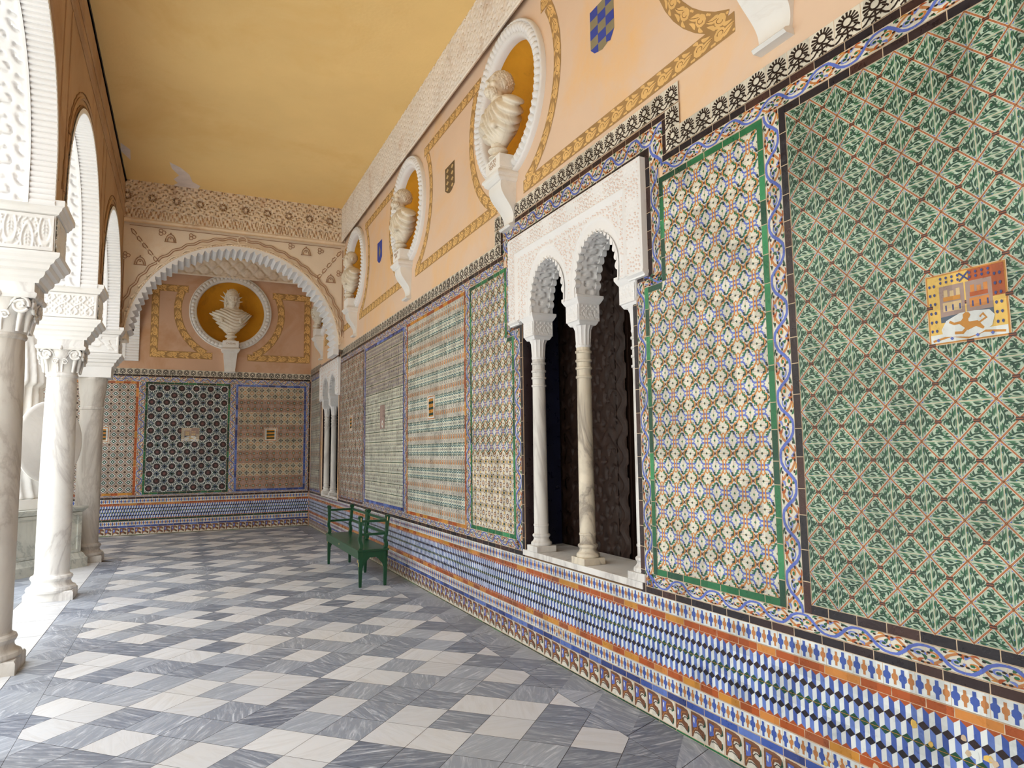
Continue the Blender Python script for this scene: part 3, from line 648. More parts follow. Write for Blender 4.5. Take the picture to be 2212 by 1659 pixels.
# friezes under and over the panels
for a, b in ((-15.88, -14.52), (-12.68, -5.24), (-3.47, 2.0)):
    rinc_h(F, a, b, .764, .840) 
def steps(win, fr):                                # black line and rinceau that step up around a window surround
    y0, y1 = fr                                    # surround (Y)
    s0, s1 = y0-.185, y1+.13
    return s0, s1
for (a, b, hi) in ((-15.88, -14.62, 0), (-12.62, -5.43-.06, 0), (-3.236+.04, 2.0, 0)):
    rinc_h(F, a, b, 3.238, 3.318); bars(F, a, b, 3.318, 3.36, BLACKS)
for s0, s1, f0, f1, top in ((3.19, 5.49, 3.367, 5.307, 3.425), (12.62, 14.62, 12.72, 14.50, 3.37)):
    hi = top+.1
    bars(F, -f1-.045, -f0+.045, top, top+.045, BLACKS, layer=3)
    if f0 < 5:
        rinc_h(F, -s1+.0, -s0, top+.045, hi+.055); bars(F, -s1-.04, -s0+.04, hi+.055, hi+.095, BLACKS, layer=3)
        for u in (-s1-.04, -s0): bars(F, u, u+.04, 3.36, hi+.055, BLACKS, layer=3)
        rinc_v(F, -f0+.045, -3.236, 2.66, 3.30); rinc_v(F, -5.43, -f1-.045, 2.66, 3.30); rinc_v(F, -f0+.045, -s0, 3.30, top+.045); rinc_v(F, -s1, -f1-.045, 3.30, top+.045)
        bars(F, -f0, -f0+.045, 2.67, top+.045, BLACKS, layer=3, horiz=False); bars(F, -f1-.045, -f1, 2.67, top+.045, BLACKS, layer=3, horiz=False)
        bars(F, -W1[0], -f0+.045, 2.635, 2.68, BLACKS, layer=3); bars(F, -f1-.045, -W1[1], 2.635, 2.68, BLACKS, layer=3)
        bars(F, -W1[0], -W1[0]+.045, .72, 2.64, BLACKS, layer=3, horiz=False); bars(F, -W1[1]-.045, -W1[1], .72, 2.64, BLACKS, layer=3, horiz=False)
        rinc_v(F, -W1[0]+.045, -3.41, .764, 2.632); rinc_v(F, -5.29, -W1[1]-.045, .764, 2.632)
        rinc_h(F, -3.41, -3.236, 2.592, 2.66); rinc_h(F, -5.43, -5.29, 2.592, 2.66)
    else:
        for u in (-f0, -f1-.045): bars(F, u, u+.045, .72, top+.045, BLACKS, layer=3, horiz=False)
        rinc_h(F, -s1, -s0, top+.045, 3.44); 
for a, b in ((-2.404, -2.303), (-6.42, -6.30), (-8.58, -8.46), (-10.81, -10.72)): rinc_v(F, a, b, .84, 3.238)
tagset(F.build('trim_3'), kind='structure')
F = Flat(BW)
bars(F, -4.5, 2.55, .722, .762, BLACKS); rinc_h(F, -4.5, 2.55, .764, .80); rinc_h(F, -4.5, 2.55, 3.11, 3.215); bars(F, -4.5, 2.55, 3.215, 3.255, BLACKS)
for a, b in ((-.86, -.74), (.88, .99), (2.47, 2.53), (-2.68, -2.56), (-4.5, -4.42)): rinc_v(F, a, b, .80, 3.11)
bars(F, 2.53, 2.57, .76, 3.22, BLACKS, horiz=False)
tagset(F.build('trim_4'), kind='structure')
def cresting(wall, u0, u1, v, k, F=None):
    F = F or Flat(wall, .010)
    s = fit(u0, u1, .1305); F.rect(u0, u1, v, v+.125, 'g_grout', 0); F.stamp(SUN, grid(u0, u1, v, v+.125, s, .125), s, .125, jit=.01); return F
F = cresting(RW, -3.02, 2.0, 3.36, 5); cresting(RW, -12.58, -5.66, 3.36, 5, F); cresting(RW, -15.88, -14.66, 3.36, 5, F)
cresting(RW, -5.66, -3.02, 3.625, 5, F)
for u in (-3.15, -5.66):
    for k in (0, 1): F.rect(u, u+.13, 3.36+.13*k, 3.49+.13*k, 'g_grout', 0); F.stamp(SUN, [(u+.065, 3.425+.13*k)], .13, .13)
tagset(F.build('trim_5'), kind='structure')
tagset(cresting(BW, -4.5, 2.56, 3.255, 6).build('trim_6'), kind='structure')
# ------------------------------------------------------------------ floor
X0, Y0 = 1.528, 4.149
def clip(poly, ax, val, keep_less):
    o = []
    n = len(poly)
    for i in range(n):
        a, b = poly[i], poly[(i+1) % n]
        ia = (a[ax] <= val) == keep_less; ib = (b[ax] <= val) == keep_less
        if ia: o.append(a)
        if ia != ib:
            t = (val-a[ax])/(b[ax]-a[ax]); o.append((a[0]+(b[0]-a[0])*t, a[1]+(b[1]-a[1])*t))
    return o
mb = MB(); mb.box(-1.95, 3.4, -4.2, 12.2, -.3, -.006, 'joint'); mb.box(-9, 3.4, 12.2, 16.2, -.3, -.006, 'joint')
fl = mb.build('floor'); tagset(fl, kind='structure')
FL = MB()
XL, XR = -.80, 2.275
def whitecell(k, m):
    K, Q = k % 6, (m+1) % 6
    return (K, Q) in {(1, 1), (5, 1), (1, 5), (5, 5), (2, 0), (4, 0), (3, 3)}
gj = .0022
for k in range(-30, 8):
    for m in range(-42, 62):
        if (k+m) % 2 == 0: continue
        cx, cy = X0+.2*k, Y0+.2*m
        if not -4.2 < cy < 16.2: continue
        P = [(cx-.2+gj, cy), (cx, cy-.2+gj), (cx+.2-gj, cy), (cx, cy+.2-gj)]
        P = clip(P, 0, XR, True)
        if cy < 12.3:
            P = clip(P, 0, XL, False)
            if cy > 12.0 and len(P) > 2: P = P
        else: P = clip(P, 1, 12.17, False) if cx < XL else P
        if len(P) > 2: FL.face([(x, y, 0) for x, y in P], 'floor_white' if whitecell(k, m) else 'floor_grey')
def slabs(x0, x1, y0, y1, L, m, sk=0):
    y = y0
    while y < y1:
        l = L*random.uniform(.7, 1.25); a, b = y+gj, min(y1, y+l)-gj
        FL.face([(x0+gj, a-sk, 0), (x1-gj, a, 0), (x1-gj, b, 0), (x0+gj, b-sk, 0)], m); y += l
slabs(XR, WX, -4.2, 16, .55, 'floor_grey', .12); slabs(-1.085, XL, -4.2, 12.17, .85, 'floor_grey', 0)
slabs(-1.56, -1.085, -4.2, 12.17, .8, 'floor_white', 0); slabs(-1.95, -1.56, -4.2, 12.17, .9, 'floor_grey', 0)
slabs(-9, -4.6, 12.2, 16, 1.1, 'floor_grey', 0)
o = FL.build('floor_paving', fl, recalc=False)
mb = MB(); mb.box(-17, -1.95, -18, 12.2, -.3, -.02, 'court_stone')
tagset(mb.build('ground'), kind='structure')
# ------------------------------------------------------------------ right wall
NC = [-.72, 2.29, 5.34, 8.40, 11.45, 14.55]; NZ, NR = 4.72, .60      # roundel centres along the wall (the third one is nearest in view)
wr = MB()
for y0, y1, z0, z1 in ((-4.2, W1[0], 0, 3.3), (W1[1]+.17, W2[0], 0, 3.3), (W2[1]+.17, BY+.1, 0, 3.3), (W1[0], W1[1], 0, .72), (W2[0], W2[1], 0, .70), (W1[0]-.01, W1[1]+.17, 3.25, 3.3), (W2[0]-.01, W2[1]+.17, 3.25, 3.3)):
    wr.box(WX+(.02 if z0 > 3 else 0), WX+.42, y0, y1, z0, z1, 'dark_wood' if z0 > 3 else 'peach')
for w_ in (W1, W2): wr.box(WX, WX+.1, w_[1], w_[1]+.17, 0, 3.3, 'peach')
def holewall(mb, wallp, u0, u1, v0, v1, cu, cv, R, m, n=48):
    """flat rectangle with a round hole, as quads from the circle to the rectangle"""
    def edge(a):
        c, s_ = math.cos(a), math.sin(a); t = 1e9
        if c > 1e-9: t = min(t, (u1-cu)/c)
        if c < -1e-9: t = min(t, (u0-cu)/c)
        if s_ > 1e-9: t = min(t, (v1-cv)/s_)
        if s_ < -1e-9: t = min(t, (v0-cv)/s_)
        return (cu+c*t, cv+s_*t)
    an = sorted(set([2*pi*k/n for k in range(n)]+[math.atan2(y-cv, x-cu) % (2*pi) for x in (u0, u1) for y in (v0, v1)]))
    for a, b in zip(an, an[1:]+[an[0]+2*pi]):
        mb.face([wallp(cu+R*math.cos(a), cv+R*math.sin(a)), wallp(*edge(a)), wallp(*edge(b)), wallp(cu+R*math.cos(b), cv+R*math.sin(b))], m)
prev = -4.2
for c in NC:
    wr.face([(WX, prev, 3.3), (WX, c-.8, 3.3), (WX, c-.8, ZC), (WX, prev, ZC)], 'peach')
    holewall(wr, lambda u, v: (WX, u, v), c-.8, c+.8, 3.3, ZC, c, NZ, NR, 'peach'); prev = c+.8
wr.face([(WX, prev, 3.3), (WX, BY+.1, 3.3), (WX, BY+.1, ZC), (WX, prev, ZC)], 'peach')
wall_r = tagset(wr.build('wall_right', recalc=False), kind='structure')
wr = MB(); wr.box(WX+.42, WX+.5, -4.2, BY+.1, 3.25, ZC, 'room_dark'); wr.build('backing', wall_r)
# painted bands between the roundels
PB_ = Flat(RW, .0015, .0003)
def motif():
    p = [('band_brown', 0, [(0, 0), (1, 0), (1, 1), (0, 1)])]
    p += disc(.32, .42, .27, 'band_gold', 1, 9, .34)+leaf(.5, .12, .98, .55, .34, 'band_gold', 1, .15)+leaf(.45, .9, .9, .72, .22, 'band_gold', 1, -.2)+leaf(.02, .95, .3, .72, .2, 'band_gold', 1, .2)
    p += strk(arcp(.34, .45, .14, -60, 200, 7), .03, 'band_line', 2)+strk([(.5, .3), (.7, .42), (.95, .5)], .03, 'band_line', 2)+disc(.06, .12, .08, 'band_gold', 1, 6)+disc(.95, .12, .07, 'band_gold', 1, 6)
    return p
MOT = motif()
def bandpath(path, w):
    """stamp the motif along a polyline by bending its coordinates"""
    P = [np.array(q, float) for q in path]; L = np.concatenate([[0], np.cumsum([np.hypot(*(b-a)) for a, b in zip(P, P[1:])])]); n = max(1, round(L[-1]/(w*1.5)))
    def at(s_):
        s_ = min(max(s_, 0), L[-1]-1e-6); i = int(np.searchsorted(L, s_, 'right')-1); d = P[i+1]-P[i]; d = d/np.hypot(*d)
        return P[i]+d*(s_-L[i]), np.array((-d[1], d[0]))
    for i in range(n):
        for m, l, q in MOT:
            if l == 0: continue
            out = []
            for x, y in q:
                c, nn = at((i+x)/n*L[-1]); out.append(tuple(c+nn*(y-.5)*w*.94))
            PB_.poly(out, m, l)
    for i in range(len(P)-1):
        (a, na), (b, nb) = at(L[i]+1e-5), at(L[i+1]-1e-5)
        na2 = at(L[i]-1e-3)[1] if i else na; nb2 = at(L[i+1]+1e-3)[1] if i < len(P)-2 else nb
        ka = (na+na2)/2; kb = (nb+nb2)/2
        PB_.poly([tuple(a-ka*w/2), tuple(b-kb*w/2), tuple(b+kb*w/2), tuple(a+ka*w/2)], 'band_brown', 0)
for a, b in zip(NC, NC[1:]):
    ua, ub = -b, -a                                 # seen from the gallery, ua is left
    if a > 12 or (a < 12.4 < b): pass
    zl, zh, w = 3.845, 5.30, .115
    al = math.acos(max(-1, min(1, (zl-NZ)/.90))); 
    def ring(c, sgn):
        t0 = math.asin((zl-.0-NZ)/.90); t1 = math.asin((zh-.09-NZ)/.90)
        return [(c+sgn*.90*math.cos(t0+(t1-t0)*k/14), NZ+.90*math.sin(t0+(t1-t0)*k/14)) for k in range(15)]
    bandpath([(ua+.27, zl), (ub-.27, zl)], w)
    bandpath(ring(ua, 1)[1:], w); bandpath(ring(ub, -1)[1:], w)
    xt = .90*math.cos(math.asin((zh-.09-NZ)/.90))
    bandpath([(ua+xt-.12, zh-.04), (ub-xt+.12, zh-.04)], w)
PB_.build('painted_bands', wall_r)
def shield(wall, u, v, w, h, kind, name='painted_shield'):
    F = Flat(wall, .0018, .0003)
    F.poly([(u-w/2, v+h/2), (u-w/2, v-h*.3), (u-w*.2, v-h*.46), (u, v-h/2), (u+w*.2, v-h*.46), (u+w/2, v-h*.3), (u+w/2, v+h/2)][::-1], 'shield_grey' if kind == 0 else ('shield_brown' if kind == 1 else 'shield_blue'), 0)
    if kind == 0:
        for i in range(3):
            for j in range(5):
                if (i+j) % 2 == 0:
                    x0 = u-w/2+w*i/3; y1 = v+h/2-h*j/5; lo = y1-h/5
                    if j == 4: F.poly([(x0+ (w/6 if i == 0 else 0), lo+h*.07), (x0+w/3-(w/6 if i == 2 else 0), lo+h*.03), (x0+w/3, y1), (x0, y1)], 'shield_blue', 1)
                    else: F.rect(x0, x0+w/3, lo, y1, 'shield_blue', 1)
    elif kind == 1:
        for i in range(2):
            for j in range(4):
                cx, cy = u-w/4+w/2*i, v+h*.36-h*.22*j; F.poly([(cx-w*.14, cy), (cx, cy-h*.07), (cx+w*.14, cy), (cx, cy+h*.08)], 'shield_sand', 1)
    else:
        F.poly([(u, v+.1), (u+.05, v), (u, v-.09), (u-.05, v)], 'shield_grey', 1)
    F.build(name, wall_r if wall is RW else None)
shield(RW, -3.81, 4.57, .30, .36, 0); shield(RW, -6.87, 4.60, .30, .32, 1); shield(RW, -9.88, 4.59, .27, .33, 2)
# ------------------------------------------------------------------ carved relief sheets
def relief(name, pfun, u0, u1, v0, v1, res, h, m, parent=None, smooth=True, kind=None, close=None, m2=None, thr=0):
    nu, nv = max(2, int((u1-u0)/res)), max(2, int((v1-v0)/res))
    U, V = np.meshgrid(np.linspace(u0, u1, nu+1), np.linspace(v0, v1, nv+1), indexing='ij'); H = h(U, V)
    if close is not None:
        H[0] = H[-1] = close; H[:, 0] = H[:, -1] = close
    pts = pfun(U.ravel(), V.ravel(), H.ravel())
    me = bpy.data.meshes.new(name); me.vertices.add(len(pts)); me.vertices.foreach_set('co', pts.astype('f').ravel())
    i, j = np.meshgrid(np.arange(nu), np.arange(nv), indexing='ij'); a = (i*(nv+1)+j).ravel()
    q = np.stack([a, a+nv+1, a+nv+2, a+1], 1).astype('i')
    me.loops.add(q.size); me.loops.foreach_set('vertex_index', q.ravel()); me.polygons.add(len(q)); me.polygons.foreach_set('loop_start', (np.arange(len(q))*4).astype('i'))
    me.update(calc_edges=True); me.polygons.foreach_set('use_smooth', [smooth]*len(q)); me.materials.append(M[m])
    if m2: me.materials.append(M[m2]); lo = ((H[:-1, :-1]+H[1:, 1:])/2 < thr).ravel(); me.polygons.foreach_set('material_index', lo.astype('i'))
    o = link(name, me, parent)
    if kind: tagset(o, kind=kind)
    return o
def onwall(w):
    o, eu, n = np.array(w.o), np.array(w.eu), np.array(w.n)
    return lambda U, V, H: o+np.outer(U, eu)+np.outer(V, (0, 0, 1))+np.outer(H, n)
def sst(x, a, b):
    t = np.clip((x-a)/(b-a), 0, 1); return t*t*(3-2*t)
def arab(U, V, p, q=None, ph=0):                     # interlaced leafwork, 0..1
    q = q or p; x = U*2*pi/p; y = V*2*pi/q
    a = np.sin(x+.9*np.sin(y+ph))*np.sin(y+.9*np.sin(x)); b = np.sin(2*x+1.1*np.cos(y))*np.cos(2*y+np.sin(x))
    return sst(.6*np.abs(a)+.55*np.abs(b), .12, .34)
def cornice_h(U, V, v0, v1, p=.16):
    h = .03+.045*np.maximum(arab(U, V, p), .55*sst(np.sin(U*90+3*np.sin(V*50))*np.sin(V*95+2*np.sin(U*40)), .0, .3))
    t = (V-v0)
    h = np.where(t < .07, .085-.03*np.abs(np.sin(t/.07*pi*1.5)), h)
    return h
relief('trim_7', onwall(RW), -12.4, 2.2, 5.42, ZC, .013, lambda U, V: cornice_h(U, V, 5.42, ZC), 'cornice_plaster', kind='structure', m2='cornice_ground', thr=.047)
relief('trim_8', onwall(RW), -BY, -12.9, 5.42, 5.86, .02, lambda U, V: cornice_h(U, V, 5.42, ZC), 'cornice_plaster', kind='structure')
def back_corn(U, V): return np.where(V < 5.47, .07, .02+.03*sst(np.abs(np.sin((U+V)*11))*np.abs(np.sin((U-V)*11)), .05, .3)+.01*arab(U, V, .1))
relief('trim_9', onwall(BW), -4, WX, 5.42, 5.86, .02, back_corn, 'cornice_plaster', kind='structure')
def arch_corn(U, V):
    t = V-5.36; h = np.full_like(U, .0)
    h = np.where(t < .09, .06-.02*np.abs(np.sin(t/.09*pi*1.5)), h)
    s = .03+.032*sst(np.sin(U*2*pi/.055+2*np.sin(U*17))*np.sin((V-5.45)*2*pi/.16+1.2*np.sin(U*40)), -.3, .2)
    h = np.where((t >= .09) & (t < .24), s, h)
    r = .02+.045*arab(U, V, .18)
    c = (U-.31+.36*20) % .36-.18; d = np.hypot(c, V-5.81); an = np.arctan2(V-5.81, c)
    ro = .055+.02*np.sin(an*8)*sst(d, .02, .05)-.05*sst(np.abs(d-.05-.012*np.sin(an*8)), .018, .0)
    r = np.where(d < .085, ro, r)
    return np.where(t >= .24, r, h)
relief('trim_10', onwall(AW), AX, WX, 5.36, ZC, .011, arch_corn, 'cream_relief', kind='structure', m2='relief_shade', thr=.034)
# ------------------------------------------------------------------ back wall, ceilings, near end
mb = MB()
MBX = .85
mb.face([(-6, BY, 0), (.05, BY, 0), (.05, BY, 6), (-6, BY, 6)], 'peach_shaded'); mb.face([(1.65, BY, 0), (3, BY, 0), (3, BY, 6), (1.65, BY, 6)], 'peach_shaded')
mb.face([(.05, BY, 0), (1.65, BY, 0), (1.65, BY, 3.3), (.05, BY, 3.3)], 'peach_shaded')
holewall(mb, lambda u, v: (u, BY, v), .05, 1.65, 3.3, 6, MBX, 4.68, .70, 'peach_shaded')
mb.face([(-6, BY+.5, 0), (3.2, BY+.5, 0), (3.2, BY+.5, 6.4), (-6, BY+.5, 6.4)], 'room_dark')
wall_b = tagset(mb.build('wall_back', recalc=False), kind='structure')
PB_ = Flat(BW, .0015, .0003)
for sgn in (-1, 1):
    zl, zh, w = 3.70, 5.12, .15
    t0, t1 = math.asin((zl-4.68)/1.05), math.asin((zh-4.68)/1.05)
    ring = [(MBX+sgn*1.05*math.cos(t0+(t1-t0)*k/14), 4.68+1.05*math.sin(t0+(t1-t0)*k/14)) for k in range(15)]
    e = 2.47 if sgn > 0 else -.62
    bandpath(ring[1:], w); xt = 1.05*math.cos(t1); bandpath([(MBX+sgn*.35, zl), (e, zl)], w); bandpath([(MBX+sgn*(xt-.1), zh), (e, zh)], w); bandpath([(e, zl-.07), (e, zh+.07)], w)
PB_.build('painted_bands', wall_b)
mb = MB(); mb.box(-1.7, 3.1, -4.3, 13.0, ZC, ZC+.3, 'ceiling_yellow'); mb.box(-9, 3.1, 12.9, BY+.6, 5.86, 6.4, 'ceiling_yellow')
ceil = tagset(mb.build('ceiling'), kind='structure')
def patch(pts, z, m):
    mb = MB(); mb.face([(x, y, z) for x, y in pts], m); mb.build('bare_patch', ceil, recalc=False)
def cpt(x, y):                                        # helper for flaked spots on the ceiling plane
    return (x, y)
patch([(-.32, 12.39), (.08, 12.39), (.12, 12.2), (.0, 12.05), (-.05, 11.75), (-.18, 11.5), (-.33, 11.35), (-.3, 11.6), (-.2, 11.85), (-.28, 12.05), (-.22, 12.2)], ZC-.002, 'bare_plaster')
patch([(-.95, 10.9), (-.84, 11.1), (-.86, 11.5), (-.9, 11.4), (-.97, 11.2)], ZC-.002, 'bare_plaster')
mb = MB(); mb.box(-1.7, 3, -4.5, -4.2, 0, 6.3, 'peach'); tagset(mb.build('wall_near'), kind='structure')
# ------------------------------------------------------------------ transverse arch
def arch_curve(c, zc, R, n, z0, teeth=0, amp=0):
    P = [(c-R, z0)]
    for k in range(n+1):
        a = pi-pi*k/n; r = R-amp*abs(math.sin(a*teeth/2*1.0))**.8 if teeth else R
        P.append((c+r*math.cos(a), zc+r*math.sin(a)))
    P.append((c+R, z0)); return P
mb = MB()
CXA, CZA, RA = .78, 3.46, 1.66
n = 144; AY1 = 12.93
cur = arch_curve(CXA, CZA, RA, n, 3.46)[1:-1]
for (x0, z0), (x1, z1) in zip(cur, cur[1:]):
    mb.face([(x0, AY, z0), (x1, AY, z1), (x1, AY, ZC), (x0, AY, ZC)], 'arch_plaster'); mb.face([(x0, AY1, z0), (x1, AY1, z1), (x1, AY1, ZC), (x0, AY1, ZC)], 'arch_plaster')
for xa, xb in ((AX-.1, cur[0][0]), (cur[-1][0], WX)):
    mb.box(min(xa, xb), max(xa, xb), AY, AY1, 3.46, ZC, 'arch_plaster')
wall_m = tagset(mb.build('wall_middle', recalc=False), kind='structure')
mb = MB()                                             # fluted soffit: saw-toothed voussoirs
NT_ = 46
V = []
for j in range(NT_*4+1):
    a = pi-pi*j/(NT_*4); ph = (j % 4); rj = RA-.004-[0, .045, .06, .025][ph]
    V.append((CXA+rj*math.cos(a), CZA+rj*math.sin(a)))
ins = [(CXA+(RA+.03)*math.cos(pi-pi*j/(NT_*4)), CZA+(RA+.03)*math.sin(pi-pi*j/(NT_*4))) for j in range(NT_*4+1)]
for j in range(4, NT_*4):
    (a, b), (c, d) = V[j], V[j+1]; (e, f), (g, h) = ins[j], ins[j+1]
    mb.face([(a, AY-.035, b), (c, AY-.035, d), (c, AY1+.02, d), (a, AY1+.02, b)], 'frame_plaster')
    mb.face([(a, AY-.035, b), (c, AY-.035, d), (g, AY-.035, h), (e, AY-.035, f)], 'frame_plaster'); mb.face([(e, AY-.035, f), (g, AY-.035, h), (g, AY, h), (e, AY, f)], 'frame_plaster')
mb.box(CXA+(RA-.02)-.04, CXA+(RA-.02)+.055, AY-.03, AY1, 3.36, 3.47, 'frame_plaster')
mb.build('soffit', wall_m, recalc=False)
mb = MB()
def on(x, z, d=.012): return (x, AY-d, z)
for rad, tr, wav, am in ((RA+.075, .022, 46, .012), (RA+.145, .008, 50, .012), (RA+.178, .006, 50, .012)):
    mb.tube([on(CXA+(rad+am*math.sin(wav*t))*math.cos(t), CZA+(rad+am*math.sin(wav*t))*math.sin(t)) for t in np.linspace(.06 if rad < 1.8 else .12, pi-.06, 240)], tr, 'arch_plaster' if tr > .015 else 'line_brown', 5)
mb.tube([on(CXA+(RA+.045)*math.cos(t), CZA+(RA+.045)*math.sin(t), .03+.01*(k % 2)) for k, t in enumerate(np.linspace(.05, pi-.05, 220))], .016, 'cream_relief', 5)
def chain(x0, z0, x1, z1, n=5):
    for k in range(n):
        a = (x0+(x1-x0)*k/n, z0+(z1-z0)*k/n); b = (x0+(x1-x0)*(k+1)/n, z0+(z1-z0)*(k+1)/n)
        dx, dz = b[0]-a[0], b[1]-a[1]
        for s in (-1, 1):
            mb.tube([on(a[0]+dx*t-s*dz*.18*math.sin(pi*t+.5*s*math.sin(2*pi*t)), a[1]+dz*t+s*dx*.18*math.sin(pi*t), .004) for t in np.linspace(0, 1, 7)], .007, 'line_brown', 4)
        mb.ball(on(b[0], b[1], .01), .022, 'arch_plaster', 6)
chain(-.88, 5.27, -.47, 4.74); chain(2.5, 5.28, 2.07, 4.72)
def bell(x, z, s=1):
    mb.tube([on(x-.09*s, z-.06*s), on(x+.09*s, z-.06*s)], .007, 'line_brown', 4)
    for q in (1, .65): mb.tube([on(x+.075*s*q*math.cos(t), z-.05*s+.12*s*q*math.sin(t)) for t in np.linspace(0, pi, 10)], .007, 'line_brown', 4)
    mb.ball(on(x, z, .004), .014*s, 'line_brown', 6); mb.ball(on(x, z+.09*s, .004), .012*s, 'line_brown', 6)
for q in ((-.30, 5.17), (-.73, 4.74), (2.32, 4.74), (1.88, 5.2)): bell(*q)
def knot(x, z):
    for k in range(3): mb.tube([on(x+.03*math.cos(k*2.1)+.028*math.cos(t), z+.03*math.sin(k*2.1)+.028*math.sin(t)) for t in np.linspace(0, 2*pi, 9)[:-1]], .006, 'line_brown', 4, True)
for q in ((-.43, 5.26), (.02, 5.24), (1.62, 5.27), (2.13, 5.24), (2.47, 4.86), (-.93, 4.82)): knot(*q)
mb.tube([on(CXA+.03+.075*math.cos(t), 5.275+.075*math.sin(t)) for t in np.linspace(0, 2*pi, 17)[:-1]], .012, 'arch_plaster', 5, True)
mb.tube([on(-.96, 3.6), on(-.96, 4.75)], .007, 'line_brown', 4); mb.tube([on(WX-.04, 3.7), on(WX-.04, 5.3)], .007, 'line_brown', 4)
mb.tube([on(-.9, 5.33), on(2.5, 5.33)], .005, 'line_brown', 4)
mb.build('carved_ornament', wall_m, recalc=False)
# ------------------------------------------------------------------ left arcade
CY = [-2.35, .74, 3.74, 6.45, 9.38, 12.35]; CXC = -1.30; XO = -1.62
al = MB(); so = MB(); fl_ = MB()
ZS = 3.53
def arc_pts(ya, yb, R=None, n=64):
    c = (ya+yb)/2; R = (yb-ya)/2; zc_ = 3.80
    P = [(ya, ZS), (ya, zc_)]+[(c-R*math.cos(pi*k/n), zc_+R*math.sin(pi*k/n)) for k in range(1, n)]+[(yb, zc_), (yb, ZS)]
    return P, c, R, zc_
spans = [(a+.27, b-.27) for a, b in zip(CY, CY[1:])]+[(12.35+.6, BY-.02)]
segs = []
for ya, yb in spans:
    P, c, R, z_ = arc_pts(ya, yb)
    for (y0, z0), (y1, z1) in zip(P, P[1:]):
        if y1 > y0+1e-6:
            al.face([(AX, y0, z0), (AX, y1, z1), (AX, y1, 6.4), (AX, y0, 6.4)], 'tan_wall'); al.face([(XO, y0, z0), (XO, y1, z1), (XO, y1, 7.4), (XO, y0, 7.4)], 'white_plaster')
edges = [-4.3]+[q for s in spans for q in s]+[BY+.1]
for a, b in zip(edges[::2], edges[1::2]): 
    if b > a: 
        al.box(XO, AX, a, b, ZS, 6.4, 'tan_wall')
al.box(XO-.02, AX, -4.3, BY+.1, 6.0, 7.4, 'white_plaster')
wall_l = tagset(al.build('wall_left', recalc=False), kind='structure')
for ya, yb in spans:                                  # soffits: carved centre panel and a fluted edge on either side
    P, c, R, z_ = arc_pts(ya, yb, n=40); ns = 64
    L = 2*(z_-ZS)+pi*R
    def pos(s_, x, off):
        if s_ < z_-ZS: return (x, ya+off, ZS+s_)
        if s_ > L-(z_-ZS): return (x, yb-off, ZS+(L-s_))
        a = (s_-(z_-ZS))/R; return (x, c-(R-off)*math.cos(a), z_+(R-off)*math.sin(a))
    nn_ = 4*90
    for x0, x1 in ((AX-.15, AX+(.02 if ya < 12 else .09)), (XO-.02, XO+.10)):
        for j in range(nn_):
            s0, s1 = L*j/nn_, L*(j+1)/nn_; o0, o1 = [.006, .020, .024, .018][j % 4], [.006, .020, .024, .018][(j+1) % 4]
            so.face([pos(s0, x0, o0), pos(s0, x1, o0), pos(s1, x1, o1), pos(s1, x0, o1)], 'frame_plaster')
            xe = x1 if x1 > -1.1 else x0
            so.face([pos(s0, xe, o0), pos(s1, xe, o1), pos(s1, xe, -.03), pos(s0, xe, -.03)], 'frame_plaster')
            xi = x0 if x1 > -1.1 else x1
            so.face([pos(s0, xi, o0), pos(s1, xi, o1), pos(s1, xi, -.01), pos(s0, xi, -.01)], 'frame_plaster')
    U, V = AX-.15, XO+.10
    def pf(Uq, Vq, H, ya=ya, yb=yb, L=L, c=c, R=R, z_=z_):
        return np.array([pos(s_, x, h_) for s_, x, h_ in zip(Uq, Vq, H)])
    def hh(Uq, Vq):
        e = np.minimum(Vq-V, U-Vq); hcar = .002+.022*arab(Uq, Vq, .23, .26, .7)
        return np.where(e < .03, .028, hcar)
    relief('soffit_carving', pf, .0, L, V, U, .012, hh, 'frame_plaster', wall_l)
so.build('soffit_flutes', wall_l, recalc=False)
mb = MB()                                             # raised outlines on the gallery face of the arcade
for ya, yb in spans[:-1]:
    P, c, R, z_ = arc_pts(ya, yb)
    for e, m, w in ((.05, 'tan_dark', .010), (.12, 'tan_wall', .016), (.17, 'tan_dark', .006)):
        mb.tube([(AX+.004, c-(R+e+(.012*math.sin(50*t) if m == 'tan_dark' else 0))*math.cos(t), z_+(R+e)*math.sin(t)) for t in np.linspace(0, pi, 90)], w, m, 5)
for z in (5.45, 5.52, 5.7): mb.tube([(AX, -4, z), (AX, AY, z)], .018, 'tan_wall', 5)
for y in CY[1:]:
    for s in (-.16, .16): mb.tube([(AX+.002, y+s, 3.6), (AX+.002, y+s, 5.4)], .012, 'tan_wall', 5)
mb.tube([(AX, y, ZC-.005+.006*math.sin(y*9)) for y in np.linspace(-4, AY, 120)], [.008+.006*abs(math.sin(3.1*i)) for i in range(120)], 'black_metal', 5)
mb.build('wall_mouldings', wall_l, recalc=False)
